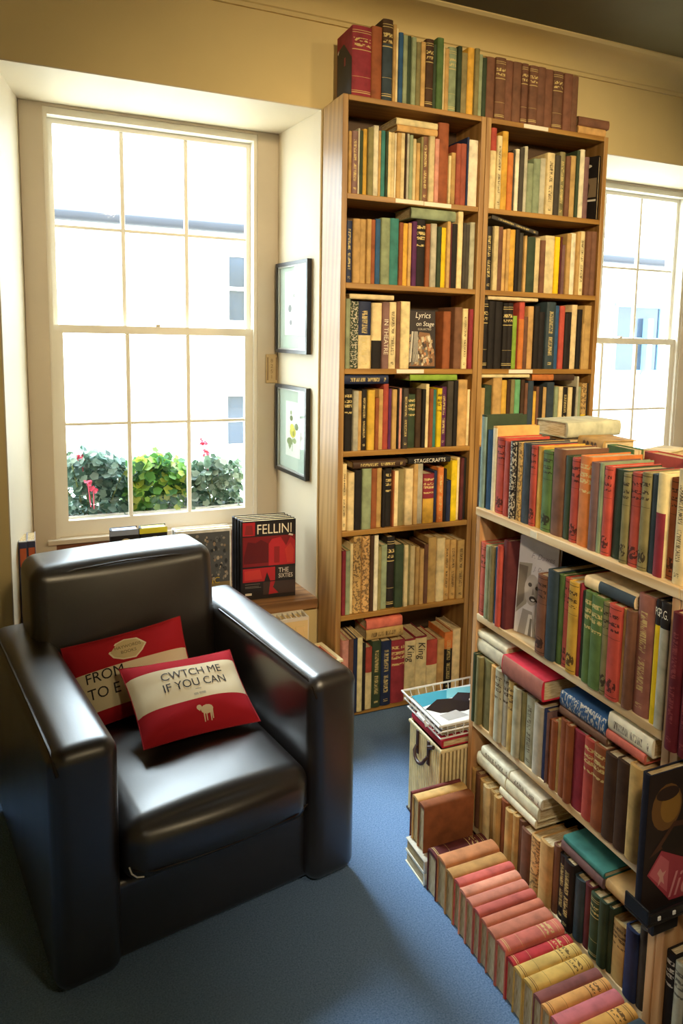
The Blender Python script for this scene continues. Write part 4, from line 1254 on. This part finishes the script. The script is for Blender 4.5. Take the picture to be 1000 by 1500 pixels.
# ------------------------------------------------------------------ books on the window sill
gs = 'books standing on the near window sill'; zs = SILL + .0006
w, h = .208, .302
rot = Matrix.Rotation(math.radians(-4), 4, 'Z')
for k in range(4):
    M = Matrix.Translation((-.279 - .004 * k, .258 + .0265 * k, zs)) @ rot
    if k == 0: fb = facing('front red and black film art book facing out beside right window reveal', gs, w, h, .0255, M, '1c1819')
    else: facing(('', 'black copy directly behind the front red film book on the sill', 'middle black copy in the stack of film books on the sill', 'rearmost black copy of the film books, against the window')[k], gs, w, h, .0255, M, '1a1618')
red, dr, bl = 'b4232b', '7d171c', '1d1819'
pr_ = [(bl, rect(0, 0, 1, 1)), (red, rect(.03, .815, .25, .985)), ('8b2a2c', [(.06, .83), (.22, .83), (.2, .95), (.09, .95)]), (dr, rect(.03, .42, .99, .80)), ('5d1216', [(.05, .55), (.12, .74), (.26, .72), (.36, .76), (.5, .7), (.5, .46), (.05, .46)]), (red, [(.5, .42), (.5, .7), (.56, .76), (.72, .78), (.82, .66), (.9, .78), (.99, .72), (.99, .42)]), ('8a1c20', [(.6, .45), (.6, .66), (.7, .66), (.7, .45)]),
  ('c8382f', [(.84, .44), (.8, .62), (.9, .7), (.97, .6), (.95, .44)]), (red, rect(.03, .225, .62, .4)), ('c93a34', [(.06, .25), (.06, .37), (.34, .38), (.38, .26)]), (bl, [(.42, .225), (.47, .34), (.53, .225)]), ('42302c', rect(.4, .05, .99, .215)), (red, [(.5, .05), (.53, .215), (.62, .215), (.58, .14), (.68, .06)]), ('2c2422', rect(.64, .235, .99, .40)),
  ('8d8478', rect(.07, .195, .34, .2)), ('8d8478', rect(.07, .165, .32, .17)), ('8d8478', rect(.07, .15, .36, .155)), ('e8e0d0', rect(.07, .055, .19, .085)), ('eadfd0', [(.86, .80), (.94, .785), (.95, .805), (.88, .82)])]
for i, (c_, p_) in enumerate(pr_):
    mb = MB(); mb.add([(x * w, -.0006 - .00012 * i, q * h) for x, q in p_], [tuple(range(len(p_)))]); part('cover_print', mb, ink(c_, .35), fb)
board_text(fb, 'FELLINI', .053, .057, .252, 'efe6cf', .80, -.0036)
board_text(fb, 'THE', .026, .141, .098, 'e6ddd0', .85, -.0036); board_text(fb, 'SIXTIES', .024, .141, .077, 'e6ddd0', .72, -.0036)
# tall pale art books with a crowd on the cover
w, h = .205, .275
for k in (1, 0):
    M = Matrix.Translation((-.512 - .003 * k, .300 + .032 * k, zs)) @ Matrix.Rotation(math.radians(-2), 4, 'Z')
    fb = facing(('front white art book with a crowd of faces beside the film books', 'back copy of the white art book with crowd of faces')[k], gs, w, h, .031, M, 'd9d9d6')
rnd = random.Random(9)
items = [('4f5256', rect(.04, .12, .97, .96)), ('8d7c58', rect(.04, .03, .97, .26))]
for i in range(150):
    x, y = rnd.uniform(.07, .92), rnd.uniform(.28, .92); r_ = rnd.uniform(.014, .036)
    items.append((rnd.choice(['2c2f34', '24262a', '8f8880', 'a89c8c', '6a6a6c', '8a7866', '3a3c40', '50504e']), ell(x, y, r_, r_ * rnd.uniform(.7, 1.3), 6)))
for i, (c_, p_) in enumerate(items):
    mb = MB(); mb.add([(x * w, -.0006 - .00002 * i, q * h) for x, q in p_], [tuple(range(len(p_)))]); part('cover_print', mb, ink(c_, .4), fb)
board_text(fb, 'ARTISTIC', .034, .028, .068, 'd8b93a', .95, -.003); board_text(fb, 'CIRCLES', .022, .09, .042, 'c9783a', .9, -.003)
# black and yellow paired books
for k, (x, nm, top) in enumerate(((-.729, 'left', '8e98b0'), (-.628, 'right', 'd9d23a'))):
    w, h = .098, .285
    fb = facing('black art book with pale faces under %s top edge, behind armchair back' % ('bluish' if k == 0 else 'yellow'), gs, w, h, .05, Matrix.Translation((x, .352, zs)), '211d20', 'd8d4c8')
    for i, (c_, p_) in enumerate([(top, rect(0, .93, 1, 1)), ('d9ccaa', ell(.55, .80, .25, .09)), ('b8836a', ell(.5, .72, .22, .1)), ('e6e0d4', ell(.42, .83, .3, .035)), ('3a2824', ell(.72, .74, .1, .09)), ('a33328', ell(.3, .68, .1, .03))]):
        mb = MB(); mb.add([(q_ * w, -.0006 - .0002 * i, q * h) for q_, q in p_], [tuple(range(len(p_)))]); part('cover_print', mb, ink(c_, .4), fb)
    part('top_edge', MB().box(.002, .002, h - .0028, w - .006, .048, h - .0018), ink(top), fb)
# two slipcased volumes at the left end
for k in (0, 1):
    M = Matrix.Translation((-1.022 + .026 * k, .298 + .004 * k, zs))
    b = book('grey volume with orange spine panel at sill\'s left end, %s' % ('against the reveal' if k == 0 else 'beside the armchair back'), gs, .0255, .288, .125, M, 'a9a6a8', '')
    for i, (c_, p_) in enumerate([('3c3f58', rect(.02, .02, .98, .99)), ('c8653f', rect(.14, .70, .9, .92)), ('9d9aa0', rect(.14, .10, .9, .66)), ('6f7fa0', rect(.14, .60, .9, .68))]):
        mb = MB(); mb.add([(x * .0255, -.0003 - .0002 * i, q * .288) for x, q in p_], [tuple(range(4))]); part('spine_print', mb, ink(c_, .35), b)
    if k: 
        mb = MB(); mb.add([(.0258, .02, .20), (.0258, .11, .20), (.0258, .11, .275), (.0258, .02, .275)], [(0, 1, 2, 3)]); part('board_print', mb, ink('d9825f', .35), b)

# ------------------------------------------------------------------ pictures and plaque by the window
dx, dy = -.036, YW - .2; L_ = math.hypot(dx, dy); ux, uy = dx / L_, dy / L_
def picture(label, y0, y1, z0, z1, sheet, art):
    # frame lies on the right window reveal; local x runs from the window towards the room, outward normal faces -x
    P = lambda y: (0 + dx * (y - .2) / dy - .0055, y)
    X = Vector((-ux, -uy, 0)); Nn = Vector((-uy, ux, 0)); 
    w = (y1 - y0) / uy; h = z1 - z0
    p = thing('framed_picture', label, 'picture', frame((*P(y1), z0), X, -Nn, (0, 0, 1)), 'botanical prints on the window reveal')
    f = .014; d = .018
    fr = MB()
    fr.prism([(0, 0), (w, 0), (w - f, f), (f, f)], 0, d, M=frame((0, 0, 0), (1, 0, 0), (0, 0, 1), (0, -1, 0)))
    fr.prism([(w, 0), (w, h), (w - f, h - f), (w - f, f)], 0, d, M=frame((0, 0, 0), (1, 0, 0), (0, 0, 1), (0, -1, 0)))
    fr.prism([(w, h), (0, h), (f, h - f), (w - f, h - f)], 0, d, M=frame((0, 0, 0), (1, 0, 0), (0, 0, 1), (0, -1, 0)))
    fr.prism([(0, h), (0, 0), (f, f), (f, h - f)], 0, d, M=frame((0, 0, 0), (1, 0, 0), (0, 0, 1), (0, -1, 0)))
    part('frame', fr, m_darkframe, p)
    e = f; sl = MB()
    for a in ((e, e, w - e, e + .005), (e, h - e - .005, w - e, h - e), (e, e + .005, e + .005, h - e - .005), (w - e - .005, e + .005, w - e, h - e - .005)): sl.box(a[0], -.013, a[1], a[2], -.002, a[3])
    part('slip', sl, m_silver, p)
    e += .005
    part('mount', MB().box(e, -.004, e, w - e, -.001, h - e), m_mount, p)
    sx0, sx1, sz0, sz1 = w * sheet[0], w * sheet[1], h * sheet[2], h * sheet[3]
    part('print', MB().box(sx0, -.0048, sz0, sx1, -.004, sz1), m_paper, p)
    for i, (c_, q) in enumerate(art):
        mb = MB(); mb.add([(sx0 + (sx1 - sx0) * x, -.0050 - .00008 * i, sz0 + (sz1 - sz0) * z) for x, z in q], [tuple(range(len(q)))]); part('print_mark', mb, ink(c_, .8), p)
    part('glazing', MB().box(e, -.0085, e, w - e, -.0075, h - e), m_glass, p)
picture('upper framed print with small grey flower sketches on the window reveal', .262, .568, 1.332, 1.686, (.22, .88, .2, .9),
  [('a9a9a0', ell(.45, .62, .05, .03)), ('8f8f92', ell(.25, .42, .08, .06)), ('b5b3a6', ell(.55, .52, .06, .04)), ('9a9a9c', [(.5, .3), (.52, .3), (.56, .5), (.54, .5)]), ('9c9aa0', ell(.3, .2, .06, .04)), ('c8cdbb', ell(.6, .7, .05, .03)), ('8b8b90', [(.42, .25), (.44, .25), (.45, .4), (.43, .4)])])
picture('lower framed print with a yellow flower on the window reveal', .262, .568, .850, 1.205, (.27, .74, .2, .82),
  [('8f9a5a', [(.45, .1), (.48, .1), (.52, .55), (.49, .55)]), ('d8c63f', ell(.5, .45, .2, .1)), ('e3d55a', ell(.45, .53, .14, .07)), ('7d8a5f', ell(.75, .56, .13, .06)), ('8a9560', ell(.3, .27, .2, .07)), ('6f7d4e', ell(.4, .7, .1, .05)), ('9aa56a', ell(.62, .3, .12, .05)), ('a8a03a', ell(.55, .43, .06, .05)), ('a5ad80', ell(.38, .8, .06, .04)), ('93a06a', [(.2, .2), (.3, .12), (.42, .2), (.3, .24)])])
pq = thing('plaque', 'small tan ornamented plaque on the window casing between the two prints', 'plaque', Matrix.Translation((-.092, YW - .0125, 1.205)))
m_pq = plain('tan_plaque', S('b39a6e'), .6, .1, 30)
part('plate', MB().rbox(0, -.007, 0, .05, 0, .118, .003, n=2, m=1), m_pq, pq)
for x in (.006, .042): part('beading', MB().box(x, -.0078, .012, x + .004, -.007, .106), ink('6d5636'), pq)
for i, ch in enumerate('8251'): 
    me = text_mesh(ch, .022, ink('7a6240'), 'numeral', 1.0, align='CENTER'); obj('numeral', me, pq, frame((.025, -.0074, .085 - i * .022), (1, 0, 0), (0, 0, 1), (0, -1, 0)))

# ------------------------------------------------------------------ radiator and crate
rd = thing('radiator', 'cream panel radiator under the near window, behind the armchair', 'radiator', Matrix.Translation((-.88, .10, .08)))
m_rad = plain('cream_radiator_enamel', S('e6cf98'), .35, .04, 6)
rw, rh, rdp = .815, .295, .085
bd = MB().rbox(0, .004, 0, rw, .012, rh - .012, .003, n=2, m=1).rbox(0, rdp - .012, 0, rw, rdp - .004, rh - .012, .003, n=2, m=1)
part('panel', bd, m_rad, rd)
for i in range(16): part('flute', MB().rbox(.02 + i * .0495, 0, .02, .02 + i * .0495 + .036, .006, rh - .035, .004, n=2, m=1), m_rad, rd)
gr = MB().box(.0, .002, rh - .012, rw, .010, rh).box(0, rdp - .010, rh - .012, rw, rdp - .002, rh).box(0, .010, rh - .012, .006, rdp - .010, rh).box(rw - .006, .010, rh - .012, rw, rdp - .010, rh)
for i in range(40): gr.box(.012 + i * .02, .010, rh - .009, .016 + i * .02, rdp - .010, rh - .003)
part('top_grille', gr, m_white, rd)
for x in (0, rw - .004): part('side_cheek', MB().rbox(x - .001, .004, .01, x + .005, rdp - .004, rh - .012, .002, n=1, m=1), m_white, rd)
for x in (.1, rw - .1): part('foot', MB().box(x, .03, -.08, x + .02, .06, .004), m_white, rd)
ct = thing('crate', 'cream rimmed red open box standing between radiator and tall bookcase', 'box', Matrix.Translation((-.208, -.112, 0)) @ Matrix.Rotation(math.radians(6), 4, 'Z'))
cw, cdp, ch_ = .20, .165, .272
o_ = MB(); tt = .010
for a in ((0, 0, tt, cdp), (cw - tt, 0, cw, cdp), (tt, 0, cw - tt, tt), (tt, cdp - tt, cw - tt, cdp)): o_.box(a[0], a[1], 0, a[2], a[3], ch_)
part('side', o_, plain('terracotta_box_card', S('b5472f'), .7, .08), ct)
rm = MB()
for a in ((-.003, -.003, tt + .002, cdp + .003), (cw - tt - .002, -.003, cw + .003, cdp + .003), (tt + .002, -.003, cw - tt - .002, tt + .002), (tt + .002, cdp - tt - .002, cw - tt - .002, cdp + .003)): rm.box(a[0], a[1], ch_, a[2], a[3], ch_ + .008)
part('rim', rm, plain('cream_box_rim', S('f0dfae'), .5, .05), ct)
part('lining', MB().box(tt, tt, .17, cw - tt, cdp - tt, .255), plain('bright_orange_red_lining', S('d9502f'), .6, .1), ct)

# ------------------------------------------------------------------ armchair
th = math.radians(10)
AM = Matrix.Translation((-.955, -.868, 0)) @ Matrix.Rotation(th, 4, 'Z')
ac = thing('armchair', 'dark brown leather armchair below the near window with two cushions on it', 'armchair', AM)
def arm_fn(v, u): 
    # gently crowned top, front edge rolled
    if u.__getitem__(2) > .6: v = v + Vector((0, 0, .004 * (1 - u[0] ** 2) * (u[2] - .6) / .4))
    return v
part('base', MB().rbox(.05, .035, .012, .69, .78, .205, .02), m_leather, ac, 'all')
part('armrest', MB().rbox(0, 0, .012, .139, .80, .556, .034, puff=(.005, .006, .002), fn=arm_fn, m=8), m_leather, ac, 'all')
part('armrest', MB().rbox(.600, -.004, .012, .738, .80, .562, .034, puff=(.005, .006, .002), fn=arm_fn, m=8), m_leather, ac, 'all')
def seat_fn(v, u):
    if u[2] > .3 and u[1] < 0: v = v + Vector((0, 0, .010 * -u[1] * (1 - u[0] ** 2)))
    return v
part('seat_cushion', MB().rbox(.141, -.018, .205, .599, .64, .352, .05, puff=(0, .022, .014), fn=seat_fn, m=8, n=6), m_leather, ac, 'all')
def back_fn(v, u): 
    return v + Vector((0, .10 * (v.z - .3), 0))
part('backrest', MB().rbox(.082, .575, .20, .602, .775, .756, .042, puff=(.004, .022, .010), fn=back_fn, m=8, n=6), m_leather, ac, 'all')
def seam(name, pts, r=.0032): part(name, MB().tube(pts, r, 6), m_seam, ac, True)
seam('piping', [(.6095, .60, .553), (.6095, .4, .554), (.6095, .2, .554), (.6095, .04, .552), (.610, .012, .540), (.613, -.001, .515)])
seam('piping', [(.0095, .76, .547), (.0095, .5, .548), (.0095, .25, .548), (.0095, .04, .546), (.010, .012, .534), (.013, .002, .51)])
seam('piping', [(.112, .630, .727), (.2, .627, .741), (.34, .625, .746), (.48, .627, .741), (.575, .630, .727)], .0025)
seam('piping', [(.156, .02, .262), (.16, -.012, .252), (.2, -.027, .246), (.36, -.034, .243), (.54, -.027, .246), (.585, -.01, .252)], .0022)
sw = MB().tube([(.150, -.006, .262), (.153, -.014, .250), (.162, -.021, .243), (.176, -.025, .241)], .0018, 6)
part('loose_thread', sw, m_wire, ac, True)

# ------------------------------------------------------------------ cushions
def fabric(name, stops):
    m, nt, b = M_(name); tc = N(nt, 'ShaderNodeTexCoord'); sp = N(nt, 'ShaderNodeSeparateXYZ'); nt.links.new(tc.outputs['UV'], sp.inputs[0])
    r = ramp(nt, sp.outputs[1], stops, 'CONSTANT')
    n = N(nt, 'ShaderNodeTexNoise'); n.inputs['Scale'].default_value = 900; nt.links.new(tc.outputs['Object'], n.inputs[0])
    nt.links.new(r.outputs[0], b.inputs['Base Color']); b.inputs['Roughness'].default_value = .85; b.inputs['Specular IOR Level'].default_value = .2
    bump(nt, b, n.outputs[0], .25, .001); return m
RED, CRM = S('b8222e'), S('f3e4c2')
def cushion(label, M, w, h, t, stops, mname, texts, decals, seed):
    c = thing('cushion', label, 'cushion', M, 'cushions on the armchair')
    rnd = random.Random(seed); ph = [rnd.uniform(0, 6) for _ in range(6)]
    def surf(u, v, s):
        k = max(0, (1 - abs(u) ** 3.2) * (1 - abs(v) ** 3.2)) ** .62
        wr = .0018 * math.sin(5 * u + 3 * v + ph[0]) * k + .0022 * math.sin(9 * v - 4 * u + ph[1]) * k * abs(u)
        x = w / 2 * u * (1 - .045 * (1 - v * v)); y = h / 2 * v * (1 - .055 * (1 - u * u))
        return Vector((x, y, s * (t / 2 * k + wr)))
    mb = MB(); nu, nv = 30, 22; uv = []
    for s in (1, -1):
        k0 = len(mb.v); vs = [surf(-1 + 2 * i / nu, -1 + 2 * j / nv, s) for j in range(nv + 1) for i in range(nu + 1)]; fs = []
        for j in range(nv):
            for i in range(nu):
                a = j * (nu + 1) + i; q = (a, a + 1, a + nu + 2, a + nu + 1); fs.append(q if s > 0 else q[::-1])
                us = [(i / nu, j / nv), ((i + 1) / nu, j / nv), ((i + 1) / nu, (j + 1) / nv), (i / nu, (j + 1) / nv)]; uv += us if s > 0 else us[::-1]
        mb.add(vs, fs)
    mb.uv = uv
    part('cover', mb, fabric(mname, stops), c, 'all')
    edge = [surf(-1 + 2 * i / 20, -1, 1) for i in range(20)] + [surf(1, -1 + 2 * i / 14, 1) for i in range(14)] + [surf(1 - 2 * i / 20, 1, 1) for i in range(20)] + [surf(-1, 1 - 2 * i / 14, 1) for i in range(14)]
    part('seam', MB().tube(edge, .0016, 5, True), plain(mname + '_seam', tuple(q * .8 for q in RED), .8), c, True)
    def drape(me, off):
        for v in me.vertices:
            u_, v_ = v.co.x / (w / 2), v.co.y / (h / 2); u_ = max(-.98, min(.98, u_)); v_ = max(-.98, min(.98, v_))
            v.co.z = surf(u_ / (1 - .045 * (1 - v_ * v_)), v_ / (1 - .055 * (1 - u_ * u_)), 1).z + off
    for (s, size, x, y, colr, sx, al) in texts:
        me = text_mesh(s, size, ink(colr), 'lettering', sx, align=al)
        bm = bmesh.new(); bm.from_mesh(me); bmesh.ops.triangulate(bm, faces=bm.faces[:])
        bmesh.ops.subdivide_edges(bm, edges=[e for e in bm.edges if e.calc_length() > .012], cuts=2); bm.to_mesh(me); bm.free()
        for v in me.vertices: v.co.x += x; v.co.y += y
        drape(me, .0013); obj('lettering', me, c)
    for (nm, colr, polys, off) in decals:
        mb = MB()
        for p in polys:
            cx_ = sum(q[0] for q in p) / len(p); cy_ = sum(q[1] for q in p) / len(p); n = len(p)
            mb.add([(cx_, cy_, 0)] + [((q[0] + cx_) / 2, (q[1] + cy_) / 2, 0) for q in p] + [(q[0], q[1], 0) for q in p], [(0, i + 1, (i + 1) % n + 1) for i in range(n)] + [(i + 1, n + i + 1, n + (i + 1) % n + 1, (i + 1) % n + 1) for i in range(n)])
        me = mb.mesh(nm, ink(colr)); drape(me, off); obj(nm, me, c)
    return c
def axes(org, xd, upd):
    x = Vector(xd).normalized(); y = (Vector(upd) - x * Vector(upd).dot(x)).normalized(); return frame(org, x, y, x.cross(y))
lo = lambda q: AM @ Vector(q)
R3 = AM.to_3x3()
# back cushion, leaning on the backrest
h1 = .235; x1 = (.31, -.05, .045); u1 = (-.05, .155, .175)
lozenge = [(-.052, 0), (-.030, .024), (-.006, .031), (.028, .026), (.050, .004), (.036, -.014), (.016, -.030), (-.018, -.027), (-.042, -.016)]
cen = Vector((.303, .482, .470))
cushion('red and cream cushion leaning on the armchair back behind the other cushion', AM @ axes(cen, x1, u1), .325, h1, .075, [(0, RED), (.14, CRM), (.60, RED)], 'back_cushion_fabric',
   [('FROM', .040, -.118, -.006, '1f1a1a', .95, 'LEFT'), ('TO E', .040, -.118, -.049, '1f1a1a', .95, 'LEFT'), ('HAYWORDS', .0125, .004, .062, '6a5334', 1.0, 'CENTER'), ('BOOKS', .0125, .004, .047, '6a5334', 1.0, 'CENTER')],
   [('emblem_edge', 'f3e6c8', [[(a * 1.0 + .004, b_ + .058) for a, b_ in lozenge]], .0006), ('emblem', 'd8c290', [[(a * .9 + .004, b_ * .88 + .058) for a, b_ in lozenge]], .0009)], 4)
# front cushion
sheep = [ell(.010, .006, .021, .013, 12), ell(-.014, .015, .009, .008, 9), [(-.022, .012), (-.014, .004), (-.010, .012), (-.014, .018)], [(-.004, -.002), (.001, -.002), (.000, -.026), (-.003, -.026)], [(.004, -.004), (.008, -.004), (.008, -.024), (.005, -.024)], [(.018, -.002), (.024, -.002), (.022, -.026), (.019, -.026)], [(.024, .0), (.029, .002), (.028, -.022), (.025, -.022)]]
x2 = (.300, .012, -.022); u2 = (-.020, .185, .115)
cushion('red and cream cushion with sheep emblem in front on the armchair seat', AM @ axes(Vector((.408, .312, .447)), x2, u2), .318, .24, .085, [(0, RED), (.33, CRM), (.80, RED)], 'front_cushion_fabric',
   [('CWTCH ME', .0335, .006, .032, '3a3636', .95, 'CENTER'), ('IF YOU CAN', .0335, .006, -.002, '2a2525', .95, 'CENTER'), ('—', .02, .006, -.017, '8a857c', .8, 'CENTER'), ('llllll lllllllll', .0095, .006, -.029, '7a756c', .95, 'CENTER')],
   [('sheep_emblem', 'ecd9b8', [[(a * .8 + .004, b_ * .85 - .076) for a, b_ in p_] for p_ in sheep], .0012)], 8)
